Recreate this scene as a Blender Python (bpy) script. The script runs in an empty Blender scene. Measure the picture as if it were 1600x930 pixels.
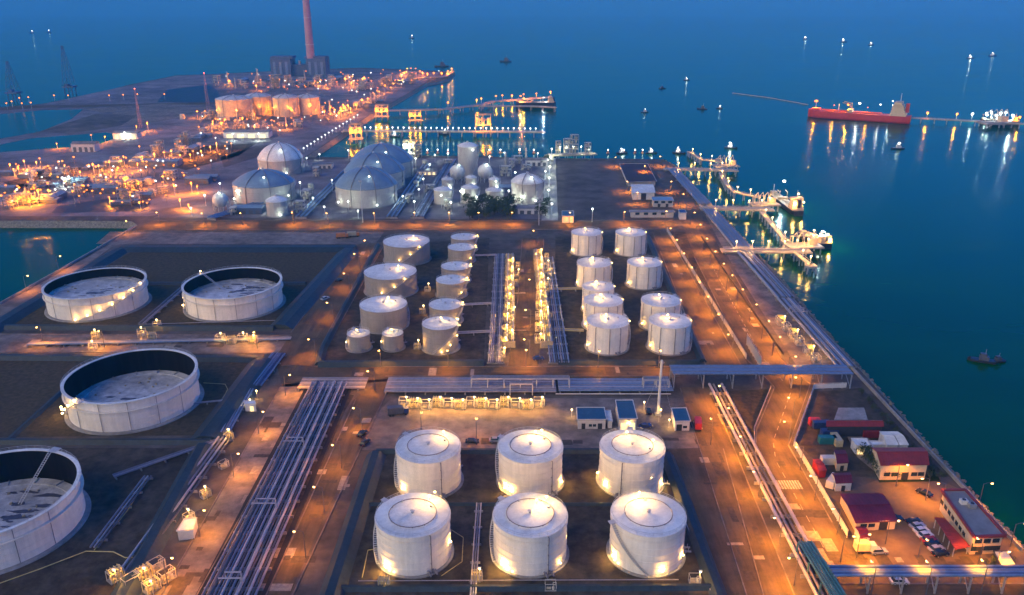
import bpy, bmesh, math, random
from mathutils import Vector, Matrix
random.seed(7)
PI = math.pi
R = math.radians
sc = bpy.context.scene
COL = sc.collection

# ------------------------------------------------------------------ camera, sky, light
FPX, PITCH, CAMZ = 1250.0, math.atan(471 / 1250.0), 150.0
cd = bpy.data.cameras.new('camera')
cd.sensor_width = 36
cd.lens = 36 * FPX / 1600
cd.clip_start = 1
cd.clip_end = 250000
cam = bpy.data.objects.new('camera', cd)
COL.objects.link(cam)
cam.location = (0, 0, CAMZ)
cam.rotation_euler = (PI / 2 - PITCH, 0, 0)
sc.camera = cam

SUN_EL, SUN_AZ = R(1.5), R(232)        # after-glow low behind the camera, to the left
w = bpy.data.worlds.new('World')
sc.world = w
w.use_nodes = True
nt = w.node_tree
bg = nt.nodes['Background']
sky = nt.nodes.new('ShaderNodeTexSky')
sky.sky_type = 'NISHITA'
sky.sun_disc = False
sky.sun_elevation = SUN_EL
sky.sun_rotation = SUN_AZ
sky.ozone_density = 6.4
sky.dust_density = 0.4
sky.air_density = 1.0
nt.links.new(sky.outputs[0], bg.inputs[0])
bg.inputs[1].default_value = 0.15
sd = bpy.data.lights.new('sun', 'SUN')
sd.energy = 0.29
sd.angle = R(70)
sd.color = (1.0, 0.74, 0.20)
sun = bpy.data.objects.new('sun', sd)
COL.objects.link(sun)
GLOW_EL = R(26)      # centre of the broad warm after-glow
_d = Vector((math.sin(SUN_AZ) * math.cos(GLOW_EL), math.cos(SUN_AZ) * math.cos(GLOW_EL), math.sin(GLOW_EL)))
sun.rotation_euler = _d.to_track_quat('Z', 'Y').to_euler()
vs = sc.view_settings
vs.view_transform = 'Standard'
vs.look = 'None'
vs.exposure = 3.2
vs.gamma = 1.0
vs.use_curve_mapping = False
sc.cycles.use_denoising = True
sc.cycles.max_bounces = 3
sc.cycles.adaptive_threshold = 0.03
sc.cycles.diffuse_bounces = 2
sc.cycles.glossy_bounces = 2
sc.cycles.transmission_bounces = 2
sc.cycles.sample_clamp_indirect = 2.0
sc.cycles.use_light_tree = True


def P(u, v, z=0.0):
    """ground position (height z) of a spot measured on the 1600x930 photograph"""
    dx, dy = (u - 800) / FPX, (v - 465) / FPX
    c, s = math.cos(PITCH), math.sin(PITCH)
    d = Vector((dx, c - dy * s, -s - dy * c))
    t = (z - CAMZ) / d.z
    return Vector((d.x * t, d.y * t, z))


# ------------------------------------------------------------------ materials
MATS = {}


def mat(name, col, rough=0.7, var=0.25, scale=0.3, metal=0.0, bump=0.0, col2=None, streak=None, stain=0.0, spec=0.4):
    m = bpy.data.materials.new(name)
    m.use_nodes = True
    t = m.node_tree
    b = t.nodes['Principled BSDF']
    b.inputs['Roughness'].default_value = rough
    b.inputs['Metallic'].default_value = metal
    b.inputs['Specular IOR Level'].default_value = spec
    g = t.nodes.new('ShaderNodeNewGeometry')
    n1 = t.nodes.new('ShaderNodeTexNoise')
    n1.inputs['Scale'].default_value = scale
    n1.inputs['Detail'].default_value = 6
    n1.inputs['Roughness'].default_value = 0.65
    vec = g.outputs['Position']
    if streak:
        mp = t.nodes.new('ShaderNodeVectorMath')
        mp.operation = 'MULTIPLY'
        mp.inputs[1].default_value = streak
        t.links.new(vec, mp.inputs[0])
        vec = mp.outputs[0]
    t.links.new(vec, n1.inputs['Vector'])
    ramp = t.nodes.new('ShaderNodeValToRGB')
    ramp.color_ramp.elements[0].position = 0.32
    ramp.color_ramp.elements[1].position = 0.68
    c2 = col2 or tuple(min(1, c * (1 + var)) for c in col)
    c1 = col if col2 else tuple(c * (1 - var) for c in col)
    ramp.color_ramp.elements[0].color = (*c1, 1)
    ramp.color_ramp.elements[1].color = (*c2, 1)
    t.links.new(n1.outputs['Fac'], ramp.inputs[0])
    out = ramp.outputs[0]
    if stain:
        n2 = t.nodes.new('ShaderNodeTexNoise')
        n2.inputs['Scale'].default_value = scale * 0.13
        n2.inputs['Detail'].default_value = 8
        n2.inputs['Roughness'].default_value = 0.75
        t.links.new(g.outputs['Position'], n2.inputs['Vector'])
        r2 = t.nodes.new('ShaderNodeValToRGB')
        r2.color_ramp.elements[0].position = 0.38
        r2.color_ramp.elements[1].position = 0.6
        k = 1 - stain
        r2.color_ramp.elements[0].color = (k, k, k, 1)
        r2.color_ramp.elements[1].color = (1, 1, 1, 1)
        t.links.new(n2.outputs['Fac'], r2.inputs[0])
        mx = t.nodes.new('ShaderNodeMix')
        mx.data_type = 'RGBA'
        mx.blend_type = 'MULTIPLY'
        mx.inputs[0].default_value = 1
        t.links.new(out, mx.inputs[6])
        t.links.new(r2.outputs[0], mx.inputs[7])
        out = mx.outputs[2]
    t.links.new(out, b.inputs['Base Color'])
    if bump:
        bp = t.nodes.new('ShaderNodeBump')
        bp.inputs['Strength'].default_value = bump
        bp.inputs['Distance'].default_value = 0.3
        t.links.new(n1.outputs['Fac'], bp.inputs['Height'])
        t.links.new(bp.outputs[0], b.inputs['Normal'])
    MATS[name] = m
    return m


def emis(name, col, strength):
    m = bpy.data.materials.new(name)
    m.use_nodes = True
    b = m.node_tree.nodes['Principled BSDF']
    b.inputs['Base Color'].default_value = (*[min(.8, c) for c in col], 1)
    b.inputs['Emission Color'].default_value = (*col, 1)
    b.inputs['Emission Strength'].default_value = strength
    m.cycles.emission_sampling = 'NONE'
    MATS[name] = m
    return m


mat('ground', (0.115, 0.096, 0.082), 0.85, 0.3, 0.16, spec=0.12, bump=0.4, stain=0.5)
mat('yard', (0.21, 0.172, 0.150), 0.85, 0.35, 0.2, spec=0.15, bump=0.3, stain=0.45)
mat('far_ground', (0.20, 0.18, 0.195), 0.85, 0.4, 0.03, spec=0.1, stain=0.5)
mat('asphalt', (0.115, 0.084, 0.052), 0.8, 0.3, 0.35, spec=0.12, bump=0.2, stain=0.4, streak=(1, .12, 1))
mat('asphalt_cross', (0.115, 0.084, 0.052), 0.8, 0.3, 0.35, spec=0.12, bump=0.2, stain=0.4, streak=(.12, 1, 1))
mat('soil', (0.045, 0.036, 0.028), 0.9, 0.4, 0.25, spec=0.1, bump=0.6, stain=0.5, col2=(0.115, 0.090, 0.064))
mat('grass', (0.042, 0.032, 0.018), 0.95, 0.4, 0.5, spec=0.1, bump=0.8, col2=(0.095, 0.072, 0.040))
mat('brown_yard', (0.135, 0.112, 0.105), 0.9, 0.35, 0.05, spec=0.1, stain=0.5)
mat('road_paint', (0.42, 0.38, 0.30), 0.7, 0.4, 0.8, stain=0.4)
mat('patch_dark', (0.07, 0.055, 0.045), 0.85, 0.3, 0.8, spec=.1)
mat('patch_pale', (0.26, 0.22, 0.18), 0.85, 0.3, 0.8, spec=.1)
mat('lawn', (0.018, 0.030, 0.010), 0.95, 0.5, 0.6, spec=0.1, bump=0.8)
mat('bund', (0.020, 0.034, 0.042), 0.6, 0.3, 0.5, bump=0.3, stain=0.3)
mat('trench', (0.012, 0.012, 0.014), 0.9, 0.3, 1.0)
mat('concrete', (0.30, 0.28, 0.26), 0.8, 0.2, 0.5, bump=0.2, stain=0.35)
mat('paving', (0.14, 0.095, 0.06), 0.8, 0.18, 0.3, bump=0.1, stain=0.3)
mat('rock', (0.20, 0.17, 0.12), 0.9, 0.5, 0.8, bump=1.0)
mat('tank_white', (0.76, 0.68, 0.585), 0.65, 0.09, 0.9, streak=(1, 1, .08), stain=0.14, spec=.2)
mat('tank_grey', (0.43, 0.385, 0.35), 0.5, 0.08, 1.2, streak=(1, 1, .12), stain=0.1)
mat('tank_dull', (0.29, 0.255, 0.235), 0.6, 0.1, 1.2, streak=(1, 1, .1), stain=0.15, spec=.2)
mat('roof_white', (0.74, 0.73, 0.69), 0.6, 0.10, 0.7, stain=0.25, spec=.25)
mat('roof_steel', (0.17, 0.24, 0.31), 0.45, 0.1, 0.3, stain=0.15)
mat('deck_white', (0.56, 0.55, 0.52), 0.5, 0.3, 0.35, stain=0.5)
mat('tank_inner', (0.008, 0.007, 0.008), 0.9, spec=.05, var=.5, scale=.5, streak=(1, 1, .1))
mat('seam', (0.20, 0.17, 0.17), 0.6, 0.1)
mat('pipe_steel', (0.21, 0.20, 0.24), 0.42, 0.2, 0.7, metal=0.3, streak=(1, .2, 1))
mat('pipe_pale', (0.36, 0.33, 0.35), 0.45, 0.12, 0.6, metal=0.2)
mat('pipe_dark', (0.09, 0.09, 0.11), 0.5, 0.2, 0.6, metal=0.3)
mat('pipe_blue', (0.14, 0.20, 0.32), 0.4, 0.2, 0.6, metal=0.2)
mat('pipe_green', (0.06, 0.16, 0.15), 0.5, 0.2, 0.6)
mat('pipe_yellow', (0.42, 0.34, 0.12), 0.5, 0.2, 0.6)
mat('steel', (0.30, 0.30, 0.31), 0.5, 0.15, 0.8, metal=0.4)
mat('galv', (0.45, 0.45, 0.46), 0.5, 0.1, 0.8, metal=0.4)
mat('dark', (0.025, 0.025, 0.03), 0.6, 0.3, 0.8)
mat('equip', (0.36, 0.30, 0.19), 0.55, 0.25, 0.5)
mat('equip_pale', (0.48, 0.43, 0.33), 0.55, 0.2, 0.5)
mat('wall_white', (0.56, 0.53, 0.50), 0.7, 0.08, 0.5, stain=0.15)
mat('wall_cream', (0.60, 0.45, 0.28), 0.75, 0.1, 0.5, stain=0.15)
mat('roof_blue', (0.025, 0.07, 0.115), 0.45, 0.2, 0.5)
mat('roof_red', (0.24, 0.030, 0.022), 0.55, 0.2, 0.5, stain=0.15)
mat('roof_maroon', (0.15, 0.012, 0.022), 0.6, 0.2, 0.4, stain=0.2)
mat('roof_brown', (0.055, 0.026, 0.026), 0.8, 0.25, 0.2, stain=0.2)
mat('roof_grey', (0.22, 0.21, 0.21), 0.8, 0.2, 0.2, stain=0.35)
mat('glass', (0.02, 0.03, 0.04), 0.1, 0.2, 1)
mat('rubber', (0.015, 0.015, 0.016), 0.8, 0.1, 1)
mat('leaf', (0.022, 0.036, 0.012), 0.8, 0.5, 0.6, col2=(0.05, 0.07, 0.025))
mat('bark', (0.06, 0.045, 0.03), 0.9, 0.3, 2)
mat('hull_red', (0.42, 0.030, 0.022), 0.5, 0.2, 0.1)
mat('hull_dark', (0.018, 0.02, 0.028), 0.5, 0.2, 0.2)
mat('deck_red', (0.35, 0.055, 0.03), 0.6, 0.2, 0.2)
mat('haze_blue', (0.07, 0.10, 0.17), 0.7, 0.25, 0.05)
mat('stack_paint', (0.36, 0.20, 0.24), 0.7, 0.12, 0.06)
mat('container_red', (0.32, 0.02, 0.02), 0.5, 0.2, .6)
mat('container_blue', (0.02, 0.04, 0.13), 0.5, 0.2, .6)
mat('container_teal', (0.02, 0.13, 0.13), 0.5, 0.2, .6)
mat('container_sand', (0.40, 0.33, 0.2), 0.5, 0.2, .6)
mat('boom', (0.45, 0.16, 0.05), .6, .2, .5)
for nm, c in (('car_white', (.6, .6, .6)), ('car_red', (.3, .02, .02)), ('car_black', (.015, .015, .018)), ('car_silver', (.35, .36, .38)), ('car_blue', (.03, .05, .16))):
    mat(nm, c, 0.25, 0.03, .5, metal=0.2, spec=.6)
SOD = (1.0, 0.315, 0.001)
SODF = (1.0, 0.27, 0.004)
YEL = (1.0, 0.54, 0.12)
WHT = (0.80, 1.0, 0.80)
emis('glow_sodium', (1.0, 0.40, 0.08), 4.0)
emis('glow_yellow', (1.0, 0.66, 0.24), 3.0)
emis('glow_white', (0.9, 1.0, 0.9), 3.0)
emis('glow_window', (1.0, 0.68, 0.30), 0.16)
emis('glow_far', (1.0, 0.21, 0.012), 0.6)
emis('glow_farwhite', (0.85, 1.0, 0.92), 1.0)
emis('glow_red', (1.0, 0.12, 0.06), 1.0)

# sea: dark teal water, rippled, blue-green sheen
m = bpy.data.materials.new('sea_water')
m.use_nodes = True
t = m.node_tree
t.nodes.remove(t.nodes['Principled BSDF'])
outn = t.nodes['Material Output']
g = t.nodes.new('ShaderNodeNewGeometry')
hs = []
for s_, st in ((0.055, (1, 1.6, 1)), (0.4, (1, 1.5, 1)), (0.008, (1, 2.5, 1))):
    mp = t.nodes.new('ShaderNodeVectorMath')
    mp.operation = 'MULTIPLY'
    mp.inputs[1].default_value = st
    t.links.new(g.outputs['Position'], mp.inputs[0])
    nn = t.nodes.new('ShaderNodeTexNoise')
    nn.inputs['Scale'].default_value = s_
    nn.inputs['Detail'].default_value = 3
    t.links.new(mp.outputs[0], nn.inputs['Vector'])
    hs.append(nn)
ad = t.nodes.new('ShaderNodeMath')
ad.operation = 'MULTIPLY_ADD'
ad.inputs[1].default_value = 0.18
t.links.new(hs[1].outputs['Fac'], ad.inputs[0])
t.links.new(hs[0].outputs['Fac'], ad.inputs[2])
bp = t.nodes.new('ShaderNodeBump')
bp.inputs['Strength'].default_value = 0.5
bp.inputs['Distance'].default_value = 1.2
t.links.new(ad.outputs[0], bp.inputs['Height'])
di = t.nodes.new('ShaderNodeBsdfDiffuse')
rp = t.nodes.new('ShaderNodeValToRGB')
rp.color_ramp.elements[0].color = (0.0006, 0.052, 0.010, 1)
rp.color_ramp.elements[1].color = (0.001, 0.068, 0.014, 1)
rp.color_ramp.elements[0].position = .35
rp.color_ramp.elements[1].position = .65
t.links.new(hs[2].outputs['Fac'], rp.inputs[0])
t.links.new(rp.outputs[0], di.inputs[0])
gl = t.nodes.new('ShaderNodeBsdfGlossy')
gl.inputs['Color'].default_value = (0.46, 0.60, 0.58, 1)
rgh = t.nodes.new('ShaderNodeMapRange')
rgh.inputs['From Min'].default_value = .35
rgh.inputs['From Max'].default_value = .65
rgh.inputs['To Min'].default_value = 0.10
rgh.inputs['To Max'].default_value = 0.24
t.links.new(hs[2].outputs['Fac'], rgh.inputs['Value'])
t.links.new(rgh.outputs[0], gl.inputs['Roughness'])
t.links.new(bp.outputs[0], gl.inputs['Normal'])
fr = t.nodes.new('ShaderNodeFresnel')
fr.inputs[0].default_value = 1.24
mixs = t.nodes.new('ShaderNodeMixShader')
t.links.new(fr.outputs[0], mixs.inputs[0])
t.links.new(di.outputs[0], mixs.inputs[1])
t.links.new(gl.outputs[0], mixs.inputs[2])
t.links.new(mixs.outputs[0], outn.inputs[0])
MATS['sea_water'] = m


# ------------------------------------------------------------------ mesh helpers
class MB:
    def __init__(s):
        s.v, s.f = [], []

    def add(s, vs_, fs_):
        o = len(s.v)
        s.v += [tuple(q) for q in vs_]
        s.f += [tuple(i + o for i in q) for q in fs_]
        return s

    def box(s, cx, cy, cz, sx, sy, sz, rz=0.0):
        a, b, c = sx / 2, sy / 2, sz / 2
        ca, sa = math.cos(rz), math.sin(rz)
        vv = []
        for z in (-c, c):
            for x, y in ((-a, -b), (a, -b), (a, b), (-a, b)):
                vv.append((cx + x * ca - y * sa, cy + x * sa + y * ca, cz + z))
        return s.add(vv, [(0, 3, 2, 1), (4, 5, 6, 7), (0, 1, 5, 4), (1, 2, 6, 5), (2, 3, 7, 6), (3, 0, 4, 7)])

    def tube(s, pts, r, n=6, cap=True):
        pts = [Vector(p) for p in pts]
        rings = []
        for i, p in enumerate(pts):
            d = Vector((0, 0, 0))
            if i > 0: d += (p - pts[i - 1]).normalized()
            if i < len(pts) - 1: d += (pts[i + 1] - p).normalized()
            if d.length < 1e-6: d = Vector((0, 0, 1))
            d.normalize()
            up = Vector((0, 0, 1)) if abs(d.z) < 0.95 else Vector((1, 0, 0))
            a = d.cross(up).normalized()
            b = a.cross(d).normalized()
            rr = r[i] if isinstance(r, (list, tuple)) else r
            rings.append([p + (a * math.cos(2 * PI * k / n + PI / n) + b * math.sin(2 * PI * k / n + PI / n)) * rr for k in range(n)])
        vv = [q for ring in rings for q in ring]
        ff = []
        for i in range(len(rings) - 1):
            for k in range(n):
                k2 = (k + 1) % n
                ff.append((i * n + k, i * n + k2, (i + 1) * n + k2, (i + 1) * n + k))
        if cap:
            ff.append(tuple(range(n - 1, -1, -1)))
            ff.append(tuple((len(rings) - 1) * n + k for k in range(n)))
        return s.add(vv, ff)

    def beam(s, p, q, wd):
        return s.tube([p, q], wd * 0.707, 4)

    def ring(s, r, z, tr, n=48, k=4, c=(0, 0)):
        vv, ff = [], []
        for i in range(n):
            a = 2 * PI * i / n
            for j in range(k):
                b = 2 * PI * j / k + PI / k
                rr = r + math.cos(b) * tr
                vv.append((c[0] + rr * math.cos(a), c[1] + rr * math.sin(a), z + math.sin(b) * tr))
        for i in range(n):
            for j in range(k):
                i2, j2 = (i + 1) % n, (j + 1) % k
                ff.append((i * k + j, i2 * k + j, i2 * k + j2, i * k + j2))
        return s.add(vv, ff)

    def lathe(s, prof, n=32, c=(0, 0), cap0=False, cap1=False):
        vv, ff = [], []
        m_ = len(prof)
        for i in range(n):
            a = 2 * PI * i / n
            for r, z in prof:
                vv.append((c[0] + r * math.cos(a), c[1] + r * math.sin(a), z))
        for i in range(n):
            i2 = (i + 1) % n
            for j in range(m_ - 1):
                ff.append((i * m_ + j, i2 * m_ + j, i2 * m_ + j + 1, i * m_ + j + 1))
        if cap0: ff.append(tuple(i * m_ for i in range(n - 1, -1, -1)))
        if cap1: ff.append(tuple(i * m_ + m_ - 1 for i in range(n)))
        return s.add(vv, ff)

    def cyl(s, x, y, z0, z1, r, n=16, r1=None):
        return s.lathe([(r, z0), (r if r1 is None else r1, z1)], n, (x, y), True, True)

    def prism(s, poly, z0, z1):
        n = len(poly)
        vv = [(p[0], p[1], z0) for p in poly] + [(p[0], p[1], z1) for p in poly]
        area = sum(poly[i][0] * poly[(i + 1) % n][1] - poly[(i + 1) % n][0] * poly[i][1] for i in range(n))
        idx = list(range(n))
        if area < 0: idx.reverse()
        ff = [tuple(reversed(idx)), tuple(i + n for i in idx)]
        for k in range(n):
            a, b = idx[k], idx[(k + 1) % n]
            ff.append((a, b, b + n, a + n))
        return s.add(vv, ff)

    def mesh(s, name, material, smooth=False):
        me = bpy.data.meshes.new(name)
        me.from_pydata(s.v, [], s.f)
        if material: me.materials.append(MATS[material])
        if smooth:
            me.shade_smooth()
            me.set_sharp_from_angle(angle=R(35))
        me.update()
        return me

    def build(s, name, material, parent=None, smooth=False, loc=None):
        o = bpy.data.objects.new(name, s.mesh(name, material, smooth))
        COL.objects.link(o)
        if parent: o.parent = parent
        if loc is not None: o.location = loc
        if parent and name in JOINED: o['kind'] = 'stuff'
        return o


JOINED = {'deck_hatch', 'rain_puddle', 'drain_pipe', 'piling', 'handrail', 'post_row', 'rib', 'roof_rib', 'vessel', 'brace', 'roof_vent', 'pontoon_rib', 'lamp_ring', 'nozzle',
          'wall_panel', 'roof_seam', 'guy_wire', 'window_band', 'mast', 'motor', 'pump_casing', 'riser_pipe', 'gallery', 'stiffener', 'staircase', 'railing', 'platform', 'gable', 'door_bar', 'deck_pipe', 'pipe_row', 'manifold', 'lattice', 'derrick', 'frame', 'top_platform', 'platform_ring', 'wheelhouse_tier'}


def tag(o, label, cat, group=None, kind=None):
    if label: o['label'] = label
    if cat: o['category'] = cat
    if group: o['group'] = group
    if kind: o['kind'] = kind
    return o


def thing(name, label, cat, loc=(0, 0, 0), rz=0.0, group=None):
    o = bpy.data.objects.new(name, None)
    COL.objects.link(o)
    o.location = loc
    o.rotation_euler = (0, 0, rz)
    o.empty_display_size = 1
    return tag(o, label, cat, group)


def copy_tree(o, parent=None):
    c = o.copy()
    COL.objects.link(c)
    c.parent = parent
    for ch in list(o.children):
        copy_tree(ch, c)
    return c


class Proto:
    """first use hands out the original, later uses hand out copies"""
    def __init__(s, fn, *a):
        s.fn, s.a, s.o, s.used = fn, a, None, False

    def put(s, loc, rz=0.0, label=None, cat=None, group=None, scale=None, name=None):
        if s.o is None:
            s.o = s.fn(*s.a)
            o = s.o
        else:
            o = copy_tree(s.o)
        o.location = loc
        o.rotation_euler = (0, 0, rz)
        if scale is not None: o.scale = scale
        if name: o.name = name
        return tag(o, label, cat, group)


LDATA = {}


def light(kind, loc, watts, col, parent=None, radius=0.25, name='lamp_light', cone=150):
    key = (kind, round(watts), col, radius, cone)
    if key not in LDATA:
        d = bpy.data.lights.new(name, kind)
        d.energy = watts
        d.color = col
        d.shadow_soft_size = radius
        if kind == 'SPOT':
            d.spot_size = R(cone)
            d.spot_blend = 0.7
        LDATA[key] = d
    o = bpy.data.objects.new(name, LDATA[key])
    COL.objects.link(o)
    o.location = loc
    if parent: o.parent = parent
    return o


ORD = ['first', 'second', 'third', 'fourth', 'fifth', 'sixth', 'seventh', 'eighth', 'ninth', 'tenth', 'eleventh', 'twelfth',
       'thirteenth', 'fourteenth', 'fifteenth', 'sixteenth', 'seventeenth', 'eighteenth', 'nineteenth', 'twentieth'] + ['%d%s' % (i, {1: 'st', 2: 'nd', 3: 'rd'}.get(i % 10, 'th')) for i in range(21, 120)]
LW = 1.0


# ------------------------------------------------------------------ setting
def structure(o):
    o['kind'] = 'structure'
    return o


def flat(name, poly, z, material, thick=0.0):
    """flat sheet over photo-measured corners"""
    pts = [P(u, v, z) for u, v in poly]
    bm = bmesh.new()
    bv = [bm.verts.new(p) for p in pts]
    f = bm.faces.new(bv)
    bm.normal_update()
    if f.normal.z < 0: f.normal_flip()
    bmesh.ops.triangulate(bm, faces=[f])
    me = bpy.data.meshes.new(name)
    bm.to_mesh(me)
    bm.free()
    me.materials.append(MATS[material])
    o = bpy.data.objects.new(name, me)
    COL.objects.link(o)
    return structure(o)


SEA = -4.0
mb = MB()
S = 90000
mb.add([(-S, -4000, SEA), (S, -4000, SEA), (S, S, SEA), (-S, S, SEA)], [(0, 1, 2, 3)])
structure(mb.build('sea', 'sea_water'))

COAST = [(1780, 1040), (1600, 858), (1530, 787), (1480, 730), (1420, 664), (1350, 585), (1296, 527), (1258, 482), (1219, 438), (1183, 396),
         (1150, 362), (1117, 327), (1078, 285), (1052, 257), (1036, 249), (960, 248), (870, 247), (760, 245), (660, 243), (560, 246), (478, 246),
         (520, 218), (575, 182), (605, 165), (640, 145), (665, 131), (700, 124), (708, 113), (690, 111), (620, 108), (560, 106), (430, 111), (330, 116),
         (275, 118), (200, 133), (110, 156), (60, 163), (-60, 172), (-600, 185), (-600, 345), (0, 345), (120, 345), (206, 346), (215, 352), (150, 389), (80, 429),
         (5, 471), (-150, 560), (-500, 760), (-900, 1040)]
pts = [P(u, v, 0) for u, v in COAST]
bm = bmesh.new()
top = [bm.verts.new(p) for p in pts]
n = len(pts)
# outward offset for the sloping bank
area = sum(pts[i].x * pts[(i + 1) % n].y - pts[(i + 1) % n].x * pts[i].y for i in range(n))
sg = 1 if area > 0 else -1
bot = []
for i in range(n):
    a, b, c = pts[i - 1], pts[i], pts[(i + 1) % n]
    d1, d2 = (b - a).normalized(), (c - b).normalized()
    nn_ = Vector((d1.y, -d1.x, 0)) + Vector((d2.y, -d2.x, 0))
    nn_.normalize()
    bot.append(bm.verts.new(b + nn_ * sg * 6.0 + Vector((0, 0, SEA - 1.0))))
f = bm.faces.new(top)
bm.normal_update()
if f.normal.z < 0: f.normal_flip()
f.material_index = 0
for i in range(n):
    q = bm.faces.new((top[i], bot[i], bot[(i + 1) % n], top[(i + 1) % n]))
    q.material_index = 1
bmesh.ops.recalc_face_normals(bm, faces=bm.faces[:])
bmesh.ops.triangulate(bm, faces=[f])
me = bpy.data.meshes.new('land')
bm.to_mesh(me)
bm.free()
me.materials.append(MATS['ground'])
me.materials.append(MATS['rock'])
land = bpy.data.objects.new('land', me)
COL.objects.link(land)
structure(land)

# armour stone along the sea wall (countless)
mb = MB()
rr = random.Random(3)


def stone(x, y, z, s_):
    vv = []
    for i in range(6):
        d = Vector(((1, 0, 0), (-1, 0, 0), (0, 1, 0), (0, -1, 0), (0, 0, 1), (0, 0, -1))[i]) * s_ * rr.uniform(.6, 1.2)
        vv.append((x + d.x, y + d.y, z + d.z * .7))
    mb.add(vv, [(0, 2, 4), (2, 1, 4), (1, 3, 4), (3, 0, 4), (2, 0, 5), (1, 2, 5), (3, 1, 5), (0, 3, 5)])


for i in range(0, 14):
    a, b = pts[i], pts[i + 1]
    L = (b - a).length
    for k in range(int(L * 1.1)):
        p = a.lerp(b, rr.random())
        o_ = rr.uniform(-0.3, 5.5)
        stone(p.x + o_, p.y + rr.uniform(-1, 1), -o_ * .8 + .15, rr.uniform(.5, 1.2))
for i in range(43, 47):
    a, b = pts[i], pts[i + 1]
    for k in range(int((b - a).length * .8)):
        p = a.lerp(b, rr.random())
        o_ = rr.uniform(-0.3, 4.5)
        stone(p.x - o_ * .7, p.y + o_ * .7, -o_ * .8 + .15, rr.uniform(.5, 1.2))
tag(mb.build('rock_armour', 'rock'), 'rough grey stone armour along the waterline', 'rocks', kind='stuff')

# far ground tones, ponds
flat('far_terrain', [(0, 172), (60, 164), (200, 134), (275, 119), (430, 112), (560, 107), (690, 113), (640, 144), (575, 181), (478, 244), (300, 330), (230, 338), (-300, 338), (-300, 180)], .05, 'far_ground')
for i, pg in enumerate(([(-40, 182), (70, 172), (130, 171), (112, 186), (62, 206), (-40, 224)], [(-40, 234), (50, 216), (165, 207), (192, 212), (150, 227), (-40, 241)], [(175, 176), (250, 168), (330, 166), (335, 172), (250, 190), (190, 197)])):
    o = flat('settling_pond', pg, .12, 'sea_water' if i < 2 else 'yard')
    if i == 2: o.name = 'gravel_yard'
# roads and yards
ROADS = [
    ('north_road', [(205, 362), (240, 344), (1052, 345), (1062, 358)], 'asphalt_cross', .06),
    ('canal_road', [(-60, 528), (-60, 502), (5, 474), (90, 428), (218, 356), (300, 357), (300, 366), (235, 367), (175, 385), (5, 512)], 'yard', .05),
    ('service_road', [(150, 381), (172, 362), (600, 363), (586, 382)], 'yard', .08),
    ('west_service_strip', [(-100, 552), (-100, 521), (455, 524), (442, 553)], 'yard', .06),
    ('bund_road', [(556, 382), (602, 378), (488, 585), (440, 600), (430, 560), (455, 520)], 'asphalt', .10),
    ('cross_road', [(440, 604), (475, 573), (1060, 573), (1068, 590), (440, 600)], 'asphalt_cross', .12),
    ('rack_road_west', [(438, 604), (492, 604), (312, 930), (260, 1010), (180, 1010), (268, 900), (360, 745)], 'yard', .07),
    ('rack_road_east', [(552, 625), (596, 594), (612, 594), (585, 650), (510, 800), (440, 960), (400, 960), (470, 790)], 'asphalt', .09),
    ('front_yard', [(585, 650), (612, 622), (1100, 622), (1130, 700), (565, 703)], 'yard', .06),
    ('ring_road_east', [(1040, 702), (1130, 700), (1150, 760), (1200, 960), (1140, 960), (1085, 790), (1052, 720)], 'asphalt', .08),
    ('pump_road', [(815, 372), (850, 372), (852, 440), (843, 575), (792, 575), (808, 470)], 'asphalt', .09),
    ('west_tank_road', [(1018, 362), (1040, 360), (1162, 577), (1105, 577), (1060, 470)], 'asphalt', .08),
    ('pipeline_road', [(1062, 605), (1108, 605), (1250, 950), (1170, 950)], 'asphalt', .10),
    ('coast_road', [(1058, 330), (1092, 330), (1140, 415), (1222, 560), (1268, 600), (1232, 697), (1300, 815), (1360, 925), (1270, 925), (1180, 720), (1182, 672), (1212, 606), (1165, 560), (1085, 400)], 'asphalt', .11),
    ('coast_verge', [(1098, 330), (1110, 330), (1290, 530), (1322, 572), (1245, 572), (1145, 415)], 'yard', .07),
    ('compound_yard', [(1335, 842), (1302, 775), (1385, 745), (1460, 748), (1500, 764), (1560, 820), (1640, 905), (1640, 925), (1380, 925)], 'paving', .07),
    ('compound_lane', [(1320, 675), (1345, 673), (1420, 745), (1380, 748), (1340, 715)], 'yard', .09),
    ('south_road', [(1290, 912), (1700, 912), (1760, 980), (1320, 980)], 'asphalt_cross', .13),
    ('reclaimed_yard', [(872, 252), (975, 252), (1005, 342), (866, 342)], 'brown_yard', .06),
    ('plant_yard', [(240, 340), (475, 250), (655, 247), (860, 248), (862, 343)], 'far_ground', .06),
    ('quay_walk', [(853, 247), (868, 247), (872, 345), (846, 345)], 'concrete', .09),
]
for nm, pg, mt, z in ROADS:
    flat(nm, pg, z, mt)
SOILS = [
    ('tank_farm_floor', [(205, 394), (540, 394), (432, 512), (5, 512), (110, 448)], 'grass', .05),
    ('tank_farm_floor', [(-200, 560), (410, 562), (330, 680), (-200, 685)], 'grass', .05),
    ('tank_farm_floor', [(-200, 700), (320, 700), (180, 960), (-200, 960)], 'soil', .05),
    ('tank_farm_floor', [(566, 385), (765, 372), (756, 566), (500, 566)], 'soil', .05),
    ('tank_farm_floor', [(868, 370), (1010, 365), (1092, 566), (866, 566)], 'soil', .05),
    ('tank_farm_floor', [(592, 708), (1035, 706), (1120, 960), (505, 960)], 'soil', .05),
    ('rough_grass', [(1112, 612), (1205, 608), (1178, 668), (1176, 700)], 'grass', .05),
    ('rough_grass', [(1280, 612), (1345, 606), (1480, 745), (1300, 745), (1250, 697)], 'soil', .05),
    ('verge_strip', [(1046, 362), (1074, 362), (1205, 575), (1172, 575)], 'soil', .07),
]
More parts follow.
